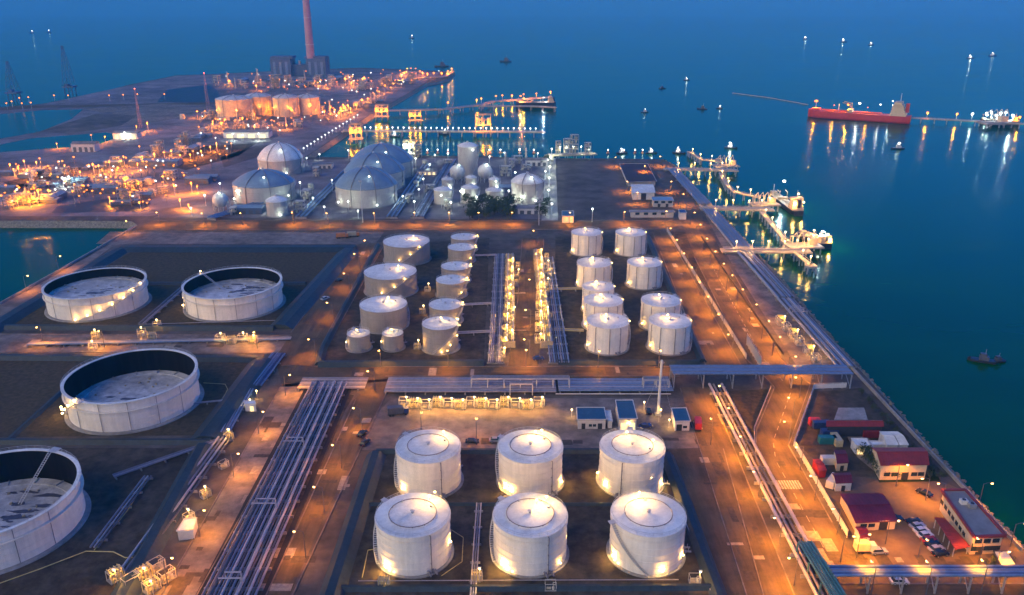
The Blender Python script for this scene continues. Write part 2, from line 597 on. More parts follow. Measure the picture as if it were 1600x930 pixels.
for nm, pg, mt, z in SOILS:
    flat(nm, pg, z, mt)
flat('lawn', [(1352, 706), (1366, 708), (1384, 744), (1446, 744), (1458, 730), (1470, 752), (1374, 754)], .08, 'lawn')
flat('drying_pad', [(1310, 637), (1350, 637), (1356, 656), (1303, 656)], .10, 'concrete')


def strip(name, pxs, wd, z, h, material, dash=None):
    ps = [P(u, v, 0) for u, v in pxs]
    mb = MB()
    for a, b in zip(ps[:-1], ps[1:]):
        L = (b - a).length
        ang = math.atan2(b.y - a.y, b.x - a.x)
        if dash:
            for k in range(int(L / (dash * 2))):
                c_ = a.lerp(b, (k * dash * 2 + dash) / L)
                mb.box(c_.x, c_.y, z, dash, wd, h, ang)
        else:
            c_ = (a + b) / 2
            mb.box(c_.x, c_.y, z, L, wd, h, ang)
    return structure(mb.build(name, material))


for pxs in ([(438, 606), (270, 900), (210, 1000)], [(488, 606), (300, 945)], [(556, 625), (405, 955)], [(612, 596), (588, 650), (446, 955)], [(440, 572), (475, 572)], [(602, 380), (498, 566)], [(556, 384), (455, 520)],
            [(475, 573.5), (1060, 573.5)], [(602, 588.5), (1062, 588.5)], [(1108, 607), (1248, 948)], [(1063, 607), (1172, 948)], [(1130, 702), (1198, 950)], [(1041, 362), (1160, 575)], [(1020, 364), (1104, 575)],
            [(1085, 402), (1163, 558), (1210, 606), (1182, 672), (1181, 718), (1272, 922)], [(1140, 417), (1221, 560), (1266, 601), (1232, 697), (1300, 817)], [(240, 345.5), (1050, 345.5)], [(208, 361), (1060, 358)], [(172, 363), (598, 363.5)],
            [(-60, 522), (452, 524.5)], [(-60, 551), (440, 552.5)], [(816, 374), (809, 470), (793, 574)], [(849, 374), (851, 440), (842, 574)], [(1300, 913), (1690, 913)]):
    strip('kerb', pxs, .35, .18, .3, 'yard')
for pxs in ([(1112, 415), (1192, 560), (1232, 606)], [(1236, 612), (1208, 690), (1212, 720), (1300, 880)]):
    strip('lane_marking', pxs, .16, .16, .012, 'road_paint', 3.0)
for k in range(9):
    a = P(1216 + k * 4.2, 758, 0)
    structure(MB().box(a.x, a.y, .16, .6, 5.0, .012).build('crossing_bar', 'road_paint'))

prn = random.Random(99)
for (a, b, wpx, n_) in (((465, 612), (270, 930), 34, 26), ((575, 640), (430, 930), 26, 20), ((1086, 612), (1200, 930), 28, 22), ((1105, 400), (1215, 570), 20, 20), ((1030, 370), (1130, 570), 16, 16), ((620, 690), (1090, 690), 14, 18), ((480, 581), (1050, 581), 5, 20), ((580, 390), (470, 570), 16, 14), ((0, 538), (440, 540), 10, 14), ((820, 390), (816, 570), 12, 12), ((1210, 700), (1310, 900), 24, 16), ((1340, 870), (1560, 890), 20, 14)):
    for k in range(n_):
        t_ = prn.random()
        p = P(a[0] + (b[0] - a[0]) * t_ + prn.uniform(-wpx, wpx), a[1] + (b[1] - a[1]) * t_ + prn.uniform(-4, 4), .135 + .0006 * k)
        structure(MB().box(p.x, p.y, p.z, prn.uniform(.8, 4.5), prn.uniform(1.5, 9), .01, prn.choice((0, 0, PI / 2))).build('surface_patch', prn.choice(('patch_dark', 'patch_dark', 'patch_pale'))))

# ------------------------------------------------------------------ bund walls, fences, walls
def bund(label, pxs, wid, h, material='bund', name='bund_wall', cat='bund wall', top=None):
    ps = [P(u, v, 0) for u, v in pxs]
    o_ = ps[0].copy()
    mb = MB()
    top = wid * .35 if top is None else top
    prof = [(-wid / 2, 0), (-top / 2, h), (top / 2, h), (wid / 2, 0)]
    rings = []
    for i, p in enumerate(ps):
        d = Vector((0, 0, 0))
        if i: d += (p - ps[i - 1]).normalized()
        if i < len(ps) - 1: d += (ps[i + 1] - p).normalized()
        d.normalize()
        k = 1.0
        if 0 < i < len(ps) - 1:
            k = 1 / max(.5, d.dot((p - ps[i - 1]).normalized()))
        nrm = Vector((d.y, -d.x, 0)) * k
        rings.append([p - o_ + nrm * a + Vector((0, 0, b)) for a, b in prof])
    vv = [q for r_ in rings for q in r_]
    ff = []
    for i in range(len(rings) - 1):
        for k in range(3):
            ff.append((i * 4 + k, (i + 1) * 4 + k, (i + 1) * 4 + k + 1, i * 4 + k + 1))
    ff += [(0, 1, 2, 3), tuple(len(vv) - 4 + k for k in (3, 2, 1, 0))]
    mb.add(vv, ff)
    o = mb.build(name, material, loc=o_)
    return tag(o, label, cat)


bund('dark sloping bund north of the two mid-left open tanks', [(190, 390), (555, 390)], 13, 2.2)
bund('dark sloping bund running diagonally right of the two mid-left open tanks', [(546, 392), (438, 514)], 13, 2.2)
bund('dark bund along the canal left of the two mid-left open tanks', [(186, 393), (-20, 520)], 13, 2.2)
bund('dark bund in front of the two mid-left open tanks', [(10, 513), (428, 515)], 5, 1.8)
bund('low dark divider behind the two mid-left open tanks', [(233, 444), (478, 444)], 4, 1.2)
bund('dark bund behind the open tank with lamps on its left flank', [(0, 560), (412, 563)], 5, 1.8)
bund('dark sloping bund right of the open tank with lamps on its left flank', [(412, 566), (322, 690)], 13, 2.2)
bund('thin pale-topped bund between the two nearest open tanks', [(-20, 692), (330, 692)], 3.5, 1.5)
bund('dark sloping bund right of the nearest open tank cut by the frame', [(318, 700), (180, 960)], 8, 2.2)
bund('low slanting divider left of the open tank with flank lamps', [(110, 600), (12, 690)], 3, 1.0)
bund('dark bund in front of the small lit tanks of the middle plot', [(498, 571), (756, 569)], 5, 2.0)
bund('dark slanting bund left of the large grey tanks', [(590, 384), (505, 545), (498, 571)], 4, 1.6)
bund('dark bund behind the six front tanks', [(588, 707), (1042, 706)], 3, 1.3)
bund('dark teal bund left of the six front tanks', [(588, 712), (512, 950)], 7, 2.0)
bund('dark bund right of the six front tanks', [(1042, 712), (1130, 950)], 5, 1.6)
bund('low divider across the middle of the six front tanks', [(566, 789), (1075, 789)], 1.6, .8)
bund('dark bund in front of the six front tanks', [(520, 921), (1115, 919)], 2.5, 1.2)
bund('dark bund in front of the nine pinkish-white tanks', [(872, 568), (1092, 568)], 3.5, 1.6)
bund('dark slanting bund right of the nine pinkish-white tanks', [(1012, 370), (1098, 566)], 4, 1.6)
bund('long low concrete wall along the seaward edge', [(1596, 862), (1480, 737), (1345, 592), (1250, 489), (1170, 402), (1112, 333), (1078, 291)], .8, 1.2, 'concrete', 'sea_wall', 'wall', .6)
bund('low concrete parapet along the canal bank', [(212, 354), (150, 391), (80, 431), (0, 476)], .8, 1.1, 'concrete', 'canal_wall', 'wall', .6)


def fence(label, pxs, h, material, step=4.0):
    ps = [P(u, v, 0) for u, v in pxs]
    root = thing('boundary_fence', label, 'fence', ps[0])
    o_ = ps[0]
    pm, rm = MB(), MB()
    post = MB().box(0, 0, h / 2, .16, .16, h).mesh('post', material)
    pan = MB()
    for i in range(len(ps) - 1):
        a, b = ps[i] - o_, ps[i + 1] - o_
        L = (b - a).length
        ang = math.atan2(b.y - a.y, b.x - a.x)
        c = (a + b) / 2
        pan.box(c.x, c.y, h * .5, L, .05, h * .72, ang)
        rm.box(c.x, c.y, h * .97, L, .12, .1, ang)
        for k in range(int(L / step) + 1):
            p = a.lerp(b, k * step / L)
            pm.box(p.x, p.y, h / 2, .18, .18, h)
    pan.build('panel', material, root)
    rm.build('top_rail', material, root)
    pm.build('post_row', material, root)
    return root


fence('long yellow-lit fence right of the nine pinkish-white tanks', [(1042, 362), (1166, 563)], 3.0, 'galv')
fence('short pale screen at the pipe bridge end of the yellow-lit fence', [(1166, 540), (1188, 578)], 6.0, 'galv')
fence('pale boundary fence on the left of the red-roofed compound', [(1323, 840), (1240, 697), (1271, 609), (1322, 607)], 2.8, 'wall_white')
fence('dark low fence between coast road and grassy verge', [(1096, 372), (1140, 437), (1224, 556)], 1.6, 'dark')
fence('pale fence on the landward edge of the coastal pipe rack', [(1052, 268), (1085, 312), (1145, 388), (1212, 466), (1296, 562)], 2.0, 'galv')
fence('thin dark fence left of the winding orange road', [(1204, 608), (1178, 672), (1180, 712)], 1.6, 'pipe_pale')

# ------------------------------------------------------------------ tanks
def stairs(mb, r, h, a0, a1, wid=.9, n=None):
    n = n or int(h / .45)
    pin, pout, hr = [], [], []
    for i in range(n + 1):
        t_ = i / n
        a = a0 + (a1 - a0) * t_
        z = .4 + (h - .4) * t_
        x, y = math.cos(a), math.sin(a)
        mb.box(x * (r + wid / 2 + .05), y * (r + wid / 2 + .05), z, wid, .5, .06, a)
        pout.append((x * (r + wid + .08), y * (r + wid + .08), z))
        hr.append((x * (r + wid + .08), y * (r + wid + .08), z + 1.05))
        if i % 4 == 0:
            mb.beam(pout[-1], hr[-1], .06)
    mb.tube(pout, .12, 4)
    mb.tube(hr, .06, 4)
    return mb


def railing(r, z, n=28, h=1.05):
    mb = MB()
    mb.ring(r, z + h, .05, 40)
    mb.ring(r, z + h * .5, .035, 40)
    for i in range(n):
        a = 2 * PI * i / n
        mb.beam((r * math.cos(a), r * math.sin(a), z), (r * math.cos(a), r * math.sin(a), z + h), .06)
    return mb


def cone_tank(D, h, shell='tank_white', st=(-2.0, -3.4), pipes=(), rise=.055, roof='roof_white', ringpipe=True, seams=True):
    r = D / 2
    root = thing('cone_roof_tank', '', 'tank')
    MB().lathe([(r + .9, 0), (r + .9, .35), (r - .2, .35)], 48).build('foundation', 'concrete', root)
    prof = []
    nc = max(4, int(h / 2.1))
    for i in range(nc):
        z0, z1 = .35 + (h - .35) * i / nc, .35 + (h - .35) * (i + 1) / nc
        rr_ = r - .02 * i
        prof += [(rr_, z0), (rr_, z1 - .1), (rr_ + .09, z1 - .1), (rr_ + .09, z1)]
    sh = MB().lathe(prof, 64).build('shell', shell, root, True)
    MB().ring(r + .12, h - .15, .16, 64).build('curb_angle', shell, sh)
    MB().ring(r + .1, h - 1.6, .09, 64).build('stiffener', shell, sh)
    rf = MB().lathe([(r + .05, h), (r * .66, h + r * rise * .55), (r * .33, h + r * rise * .88), (.01, h + r * rise)], 64).build('roof', roof, root, True)
    mb = MB()
    for i in range(10):
        a = 2 * PI * i / 10
        mb.tube([(r * .2 * math.cos(a), r * .2 * math.sin(a), h + r * rise * .95 + .03), (r * .98 * math.cos(a), r * .98 * math.sin(a), h + .05)], .05, 4)
    mb.build('roof_seam', roof, rf)
    if ringpipe:
        mb = MB().ring(r * .64, h + r * rise * .56 + .28, .13, 56, 5)
        for i in range(12):
            a = 2 * PI * i / 12
            mb.box(r * .64 * math.cos(a), r * .64 * math.sin(a), h + r * rise * .56 + .1, .2, .2, .35, a)
        mb.build('roof_pipe', 'seam', rf)
    mb = MB().cyl(0, 0, h + r * rise - .1, h + r * rise + .8, .45, 12)
    mb.cyl(0, 0, h + r * rise + .8, h + r * rise + 1.1, .75, 12, .2)
    mb.cyl(r * .5, r * .25, h + r * rise * .3, h + r * rise * .45 + .7, .4, 10)
    mb.cyl(-r * .3, r * .55, h + r * rise * .3, h + r * rise * .4 + .7, .3, 10)
    mb.build('roof_vent', 'galv', rf)
    railing(r - .1, h + .05).build('railing', 'galv', root)
    stairs(MB(), r + .05, h, *st).build('staircase', 'galv', root)
    a = st[1]
    MB().box((r + .9) * math.cos(a), (r + .9) * math.sin(a), h + .02, 1.9, 1.6, .1, a).build('landing', 'galv', root)
    for a in pipes:
        mb = MB()
        x, y = math.cos(a), math.sin(a)
        mb.tube([((r + .4) * x, (r + .4) * y, 0.3), ((r + .4) * x, (r + .4) * y, h - .7), ((r - .2) * x, (r - .2) * y, h - .5)], .16, 6)
        for k in range(3):
            mb.box((r + .2) * x, (r + .2) * y, h * (k + 1) / 4, .5, .3, .12, a)
        mb.build('riser_pipe', 'seam', root)
    mb = MB()
    for k, a in enumerate((-1.2, -1.05, .6)):
        x, y = math.cos(a), math.sin(a)
        mb.tube([((r - .1) * x, (r - .1) * y, 1.1), ((r + 2.4) * x, (r + 2.4) * y, 1.1)], .28, 7)
        mb.tube([((r + .8) * x, (r + .8) * y, 1.1), ((r + 1.0) * x, (r + 1.0) * y, 1.1)], .5, 8)
        mb.cyl((r + 1.6) * x, (r + 1.6) * y, 1.1, 2.3, .12, 6)
    mb.build('nozzle', 'pipe_steel', root)
    return root


def bulb(parent, loc, s_=.28, glow='glow_yellow', post=None):
    mb = MB()
    mb.lathe([(.01, -.7 * s_), (.8 * s_, -.5 * s_), (s_, 0), (.8 * s_, .45 * s_), (.01, .6 * s_)], 8)
    o = mb.build('lamp', glow, parent, True, loc)
    if post:
        b = MB().tube([(0, 0, -post), (0, 0, -.6 * s_)], .05, 5)
        b.build('lamp_post', 'galv', o)
    return o


FRONT = [(669, 697, 20.9, 'rear left'), (829, 697, 20.9, 'rear middle'), (988, 697, 20.9, 'rear right'),
         (645, 804, 21.1, 'front left'), (828.5, 804, 21.1, 'front middle'), (1013, 803, 21.1, 'front right')]
pr = Proto(cone_tank, 20.9, 13.1, 'tank_white', (-2.75, -3.9), (-1.1,))
for i, (u, v, D, nm) in enumerate(FRONT):
    p = P(u, v, 13.1)
    p.z = .05
    o = pr.put(p, (0, .2, -.9, .1, 0, 1.1)[i], 'white cone-roof tank, %s of the six in the foreground' % nm, 'tank', 'six white tanks in the foreground')
    rz = o.rotation_euler.z
    # roof lamp on a short mast, foot lamps by the shell (angles in world, undone by the tank's turn)
    spec = [[(6.5, .75, 15.8, 420), (10.2, -.15, 7, 120), (10.9, -2.4, 1.8, 260)], [(4.6, 1.2, 15.8, 420), (10.9, -.35, 2, 260), (10.9, -2.45, 1.8, 300)],
            [(4.2, 1.9, 15.8, 420), (10.9, -.5, 2, 260), (10.9, -2.6, 2, 300)], [(9.6, .95, 15.2, 260), (10.9, -2.25, 1.6, 330), (10.9, -.2, 5.5, 160)],
            [(3.6, 1.0, 15.8, 420), (10.9, -2.3, 1.6, 330), (10.9, -.7, 2, 60)], [(4.8, 2.3, 15.8, 420), (10.9, -2.75, 2.0, 330), (10.9, -.5, 3, 160)]][i]
    for q, a, z, wt in spec:
        a -= rz
        lo = (q * math.cos(a), q * math.sin(a), z)
        bulb(o, lo, .26, 'glow_yellow', 1.4 if z > 13 else None)
        light('POINT', (lo[0], lo[1], lo[2] + .3), wt * LW, YEL, o, .3)
    if i in (3, 4, 5):
        for da in (.12, .26):
            a = spec[1][1] + da - rz
            bulb(o, (11.1 * math.cos(a), 11.1 * math.sin(a), 1.5), .24)

RIGHT = [(916.7, 362.7, 'far left'), (985.6, 363, 'far right'), (928.4, 410, 'second left'), (1007, 409.6, 'second right'), (934.8, 445.7, 'small-gapped third left'),
         (942.5, 469, 'fourth left'), (1032.8, 469, 'third right'), (950, 501, 'near left'), (1047, 501, 'near right')]
RL = ['white tank with dark risers, farthest in the left column of the nine',
      'white tank with dark risers, farthest in the right column of the nine',
      'white tank with dark risers, second from the back in the left column of nine',
      'white tank with dark risers, second from the back in the right column of nine',
      'white tank mostly hidden in the left column of nine, third from the back',
      'white tank with dark risers, just behind the nearest one in the left column of nine',
      'white tank with dark risers, just behind the nearest one in the right column of nine',
      'white tank with dark risers, nearest in the left column of the nine',
      'white tank with dark risers, nearest in the right column of the nine']
pr = Proto(cone_tank, 18.7, 13.0, 'tank_white', (-.6, .7), (-1.52, -1.0, -2.2, -.35, -2.75), .055, 'roof_white', False)
for i, (u, v, _) in enumerate(RIGHT):
    p = P(u, v, 13.0)
    p.z = .05
    hh = 1.0 if i != 4 else .96
    o = pr.put(p, (.0, .06, -.08, .05, 0, .1, 0, -.06, .03)[i], RL[i], 'tank', 'nine pinkish-white tanks', (1, 1, hh) if i != 4 else (.85, .85, .96))
    for q, a, z, wt in ((1.5, 2.2, 15.3, 150), (9.9, .1, 12.6, 70), (9.9, -2.75, 2.5, 110)):
        if i == 6 and z > 15: continue
        a += (i * .37) % .5 if z > 14 else 0
        lo = (q * math.cos(a), q * math.sin(a), z)
        bulb(o, lo, .22, 'glow_yellow', 1.2 if z > 13 else None)
        light('POINT', (lo[0], lo[1], lo[2] + .3), wt * LW, YEL, o, .3)

LEFTG = [(635, 376.6, 27.7, 11.5, 'large grey tank, farthest of the three big ones in the middle plot', -.9),
         (609.7, 424, 28, 10.8, 'large grey tank in the middle of the three big ones', -.95),
         (599, 475, 22.6, 10.8, 'large grey tank, nearest of the three big ones, before two small ones', .9)]
for i, (u, v, D, h, lb, a0) in enumerate(LEFTG):
    p = P(u, v, h)
    p.z = .05
    o = cone_tank(D, h, 'tank_dull', (-1.9, -.75) if i < 2 else (-.3, 1.0), (2.6, .3), .05, 'roof_white', False)
    o.location = p
    tag(o, lb, 'tank', 'three big grey tanks')
    r = D / 2
    sp = ((r * .35, .6, h + 2.3, 260), (r + 1.2, -1.75, h * .35, 40), (r + 1.2, -1.3, h * .65, 40), (r + 1.0, -.9, h - .3, 60))
    if i == 2: sp = ((r * .3, .9, h + 2.3, 300), (r * .45, -.4, h + 2.0, 90))
    for q, a, z, wt in sp:
        lo = (q * math.cos(a), q * math.sin(a), z)
        bulb(o, lo, .24, 'glow_yellow', 1.2 if z > h + 1 else None)
        light('POINT', (lo[0], lo[1], lo[2] + .3), wt * LW, YEL, o, .3)
pr = Proto(cone_tank, 9.6, 7.4, 'tank_dull', (-2.9, -4.2), (), .05, 'roof_white', False)
for i, (u, v, s_, lb) in enumerate(((560, 520.6, 1.05, 'small grey tank with lit roof, left of the pair'), (613.5, 520, .97, 'small grey tank with lit roof, right of the pair'))):
    p = P(u, v, 7.4)
    p.z = .05
    o = pr.put(p, 0, lb, 'tank', 'pair of small lit tanks', (s_, s_, 1))
    for q, a, z, wt in ((1.0, -2.0, 9.4, 170), (5.5, -2.8, 3.8, 60)):
        lo = (q * math.cos(a), q * math.sin(a), z)
        bulb(o, lo, .24, 'glow_yellow', 1.0 if z > 8 else None)
        light('POINT', (lo[0], lo[1], lo[2] + .2), wt * LW, YEL, o, .3)
MID = [(724.5, 370, 8), (720.6, 386, 8), (711.6, 415.6, 8), (705, 436.8, 9), (696, 475.5, 8.5), (687.6, 505, 12)]
ML = ['farthest, mostly hidden', 'second from the back', 'third from the back', 'fourth from the back', 'second from the front', 'nearest and tallest']
pr8 = Proto(cone_tank, 16.0, 8.5, 'tank_dull', (-1.3, -.1), (), .05, 'roof_white', False)
pr12 = Proto(cone_tank, 16.1, 12.0, 'tank_dull', (-1.9, -.3), (2.0,), .05, 'roof_white', False)
for i, (u, v, h) in enumerate(MID):
    hz = 12.0 if h == 12 else 8.5
    p = P(u, v, hz)
    p.z = .05
    o = (pr12 if h == 12 else pr8).put(p, 0, 'pale-roofed grey tank, %s in the column of six by the pump lanes' % ML[i], 'tank', 'column of six grey tanks')
    sp = [(8.6, .0, hz + .9, 150), (9.4, -.9, hz * .45, 45)]
    if i == 5: sp = [(8.2, .1, 13.6, 130), (1, 1.2, 14.2, 200), (9.3, -.55, 8, 70), (9.3, -1.0, 4.6, 60), (9.3, -1.45, 1.8, 80)]
    for q, a, z, wt in sp:
        lo = (q * math.cos(a), q * math.sin(a), z)
        bulb(o, lo, .24, 'glow_yellow', .9 if z > hz else None)
        light('POINT', (lo[0], lo[1], lo[2] + .2), wt * LW, YEL, o, .3)


def floating_tank(D, h, deck, label, st, seed):
    r = D / 2
    root = thing('floating_roof_tank', label, 'tank', group='open-topped floating roof tanks')
    MB().lathe([(r + 1.6, 0), (r + 1.4, .45), (r - .2, .45)], 80).build('foundation', 'concrete', root)
    prof = []
    for i in range(6):
        z0, z1 = .45 + (h - .45) * i / 6, .45 + (h - .45) * (i + 1) / 6
        prof += [(r - .02 * i, z0), (r - .02 * i, z1 - .07), (r - .02 * i + .05, z1 - .07), (r - .02 * i + .05, z1)]
    MB().lathe(prof, 112).build('shell', 'tank_white', root, True)
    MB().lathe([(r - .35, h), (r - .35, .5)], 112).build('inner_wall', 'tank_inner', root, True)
    gz = h * .69
    MB().lathe([(r + .0, gz), (r + .95, gz), (r + .95, gz + .25), (r + .0, gz + .25)], 112).build('wind_girder', 'tank_white', root)
    rim = MB().lathe([(r - .36, h - .2), (r - .36, h + .1), (r + .8, h + .1), (r + .8, h - .2)], 112).build('rim_walkway', 'roof_white', root)
    railing(r + .7, h + .1, 60).build('railing', 'galv', rim)
    # floating deck with pontoon ring, hatches and puddled plates
    dk = MB().lathe([(r - .5, deck - .4), (r - .5, deck + .35), (r - 3.5, deck + .3), (r - 3.6, deck), (r * .4, deck + .05), (.01, deck + .12)], 96).build('floating_deck', 'deck_white', root)
    rnd = random.Random(seed)
    hb, pb = MB(), MB()
    for k in range(18):
        a, q = rnd.uniform(0, 2 * PI), (r - 5) * math.sqrt(rnd.random())
        sx, sy = rnd.uniform(.4, 1.0), rnd.uniform(.4, .9)
        hb.box(q * math.cos(a), q * math.sin(a), deck + .3, sx, sy, .5, a)
    for k in range(26):
        a, q = rnd.gauss(-1.0 if seed % 2 else .6, .8), (r - 6) * rnd.uniform(.1, .95)
        cx_, cy_ = q * math.cos(a), q * math.sin(a)
        nn2 = 9
        s2 = rnd.choice((.5, .7, .9, 1.2, 2.2))
        poly = []
        for j in range(nn2):
            b = 2 * PI * j / nn2
            poly.append((cx_ + s2 * 1.9 * math.cos(b) * rnd.uniform(.35, 1.3), cy_ + s2 * .6 * math.sin(b) * rnd.uniform(.35, 1.3)))
        pb.prism(poly, deck + .02, deck + .14 + .004 * k)
    hb.build('deck_hatch', 'equip', dk)
    pb.build('rain_puddle', 'pipe_dark', dk)
    mb = MB()
    for k in range(16):
        a = 2 * PI * k / 16
        mb.box((r - 1.9) * math.cos(a), (r - 1.9) * math.sin(a), deck + .5, 3.0, .12, .5, a)
    mb.build('pontoon_rib', 'deck_white', dk)
    # rolling ladder from the rim down to the deck
    a = st[1]
    x, y = math.cos(a), math.sin(a)
    mb = MB()
    for s_ in (-.5, .5):
        mb.tube([((r - 1) * x - s_ * y, (r - 1) * y + s_ * x, h + .4), ((r * .35) * x - s_ * y, (r * .35) * y + s_ * x, deck + .9)], .1, 4)
    for k in range(24):
        q = r - 1 + (r * .35 - r + 1) * k / 24
        mb.box(q * x, q * y, h + .4 + (deck + .5 - h) * k / 24, .3, 1.0, .06, a)
    mb.build('rolling_ladder', 'galv', root)
    stairs(MB(), r + .1, h, st[0], st[1], 1.0).build('staircase', 'galv', root)
    MB().box((r + .9) * x, (r + .9) * y, h + .12, 2.6, 3.0, .12, a).build('landing', 'galv', root)
    mb = MB()
    for k in range(7):
        b = -2.9 + k * .42
        x2, y2 = math.cos(b), math.sin(b)
        mb.tube([((r + .25) * x2, (r + .25) * y2, .5), ((r + .25) * x2, (r + .25) * y2, h - .2)], .11, 5)
    mb.build('drain_pipe', 'seam', root)
    return root


FT = [((-214.5, 388.1), 47.3, 12.0, 7.0, 'open-topped white tank beside the canal with a lit stair on its right', (-1.55, -.15), 11),
      ((-143.9, 388.4), 47.9, 12.0, 5.6, 'open-topped white tank right of the canal-side one, three lamps on its left edge', (-2.75, -3.7), 12),
      ((-148.0, 280.4), 47.2, 12.4, 2.6, 'open-topped white tank with a cluster of lamps on its lower left flank', (-2.75, -1.95), 13),
      ((P(148, 728, 12.4).x - 24.4, P(75, 701, 12.4).y - 24.4), 47.2, 12.4, 1.6, 'nearest open-topped white tank, cut by the left edge of the picture', (-3.9, -5.0), 14)]
FTO = []
for i, (pc, D, h, dk, lb, st, sd_) in enumerate(FT):
    o = floating_tank(D, h, dk, lb, st, sd_)
    o.location = (pc[0], pc[1], .05)
    r = D / 2
    if i == 0: sp = [(r + 1.6, -1.55 + 1.4 * k / 6, 1.6 + 11.5 * k / 6, 70) for k in range(7)]
    elif i == 1: sp = [(r + 1.2, -3.7, h + 1.5, 60), (r + 1.4, -3.0, 5, 60), (r + 1.4, -2.85, 2.2, 90)]
    elif i == 2: sp = [(r + 1.4, -2.0, h + .6, 60), (r + 1.3, -2.2, h * .78, 90), (r + 1.4, -2.4, h * .5, 90), (r + 1.8, -2.62, 4.0, 110), (r + 2.2, -2.75, 3.4, 110), (r + 2.0, -2.68, 1.6, 110)]
    else: sp = []
    for q, a, z, wt in sp:
        lo = (q * math.cos(a), q * math.sin(a), z)
        bulb(o, lo, .42, 'glow_yellow')
        light('POINT', (lo[0], lo[1], lo[2] + .3), wt * LW, YEL, o, .3)


def dome_tank(D, h, dome, shell='tank_grey', roof='roof_steel', n=56, ribs=True):
    r = D / 2
    root = thing('dome_roof_tank', '', 'tank')
    MB().lathe([(r + 1, 0), (r + 1, .4), (r - .2, .4)], n).build('foundation', 'concrete', root)
    sh = MB().lathe([(r, .4), (r, h)], n).build('shell', shell, root, True)
    mb = MB()
    for k in (.35, .68, 1.0):
        mb.ring(r + .1, h * k - .2, .18, n)
    mb.build('stiffener', shell, sh)
    prof = []
    rc = ((r + .3) ** 2 + dome ** 2) / (2 * dome)
    for k in range(9):
        q = (r + .3) * (1 - (k / 8) ** 1.0)
        prof.append((max(.01, q), h + math.sqrt(max(0, rc * rc - q * q)) - (rc - dome)))
    rf = MB().lathe([(r + .3, h - .1)] + prof, n).build('roof', roof, root, True)
    MB().cyl(0, 0, h + dome - .2, h + dome + 1.2, 1.0, 10).build('roof_vent', 'galv', rf)
    if ribs:
        mb = MB()
        for k in range(3):
            a = -1.9 + .8 * k
            x, y = math.cos(a), math.sin(a)
            mb.tube([((r + .4) * x, (r + .4) * y, .4), ((r + .4) * x, (r + .4) * y, h)] + [((q + .3) * x, (q + .3) * y, z + .35) for q, z in prof[1:-1]], .28, 5)
        mb.build('riser_pipe', 'seam', root)
    stairs(MB(), r + .1, h, -1.2, .3, 1.1).build('staircase', 'galv', root)
    railing(r + .2, h, 36).build('railing', 'galv', root)
    return root


def far_light(o, lo, wt=300, col=WHT, glow='glow_white', s_=.55):
    bulb(o, lo, s_, glow)
    light('POINT', (lo[0], lo[1], lo[2] + .7), wt * LW, col, o, .5)


def at_base(u, v):
    return P(u, v, 0)


DOMES = [(412, 284, 47, 13, 9.5, 'tank_grey', 'roof_steel', 'large tank with blue domed roof, front left of the white-lit plant'),
         (438, 246, 40, 13, 13, 'tank_grey', 'roof_white', 'tall pale domed tank standing behind the blue-domed one'),
         (572, 287, 47, 14, 13, 'tank_grey', 'roof_steel', 'nearest of three overlapping blue-domed tanks'),
         (585, 265, 50, 14, 14, 'tank_grey', 'roof_steel', 'middle one of three overlapping blue-domed tanks'),
         (597, 249, 55, 14, 14, 'tank_grey', 'roof_steel', 'rearmost of three overlapping blue-domed tanks'),
         (824, 283, 25, 15.5, 6, 'tank_grey', 'roof_white', 'lavender domed tank at the right end of the sphere plant')]
for i, (u, v, D, h, dm, sm, rm, lb) in enumerate(DOMES):
    p = P(u, v, h)
    p.z = .07
    o = dome_tank(D, h, dm, sm, rm)
    o.location = p
    tag(o, lb, 'tank', 'domed tanks of the white-lit plant')
    r = D / 2
    far_light(o, (r * .25, -r * .75, h + dm * .62 + 1.2), 30)
    far_light(o, (-r * .8, -r * .75, 3.5), 35)
    far_light(o, (r * .5, -r * 1.05, 3), 35)

SMALL = [(730.5, 228, 17.5, 26, 3, 'tall grey cylindrical tank towering behind the two spheres'),
         (699, 280, 9.5, 8, 1.5, 'small pinkish tank left, behind the front three of the sphere plant'),
         (736, 277, 9.5, 8, 1.5, 'small tank between the spheres, behind the front three'),
         (772, 280, 8.5, 8, 1.5, 'small tank right, below the right-hand sphere'),
         (692, 296, 14.2, 10.5, 1.8, 'squat grey tank, left of the front three below the spheres'),
         (734, 293, 13.4, 11.5, 2.2, 'squat grey tank, middle of the front three below the spheres'),
         (772, 297, 13.0, 10.5, 1.8, 'squat grey tank, right of the front three below the spheres'),
         (432, 313, 15, 11, 3, 'pale short tank in front of the blue-domed tank')]
for i, (u, v, D, h, dm, lb) in enumerate(SMALL):
    p = P(u, v, h)
    p.z = .07
    o = dome_tank(D, h, dm, 'tank_grey', 'roof_white', 32, False)
    o.location = p
    tag(o, lb, 'tank', 'small tanks of the white-lit plant')
    o.name = 'vertical_tank'
    far_light(o, (D * .3, -D * .6, 2.2 if i else 24), 60)


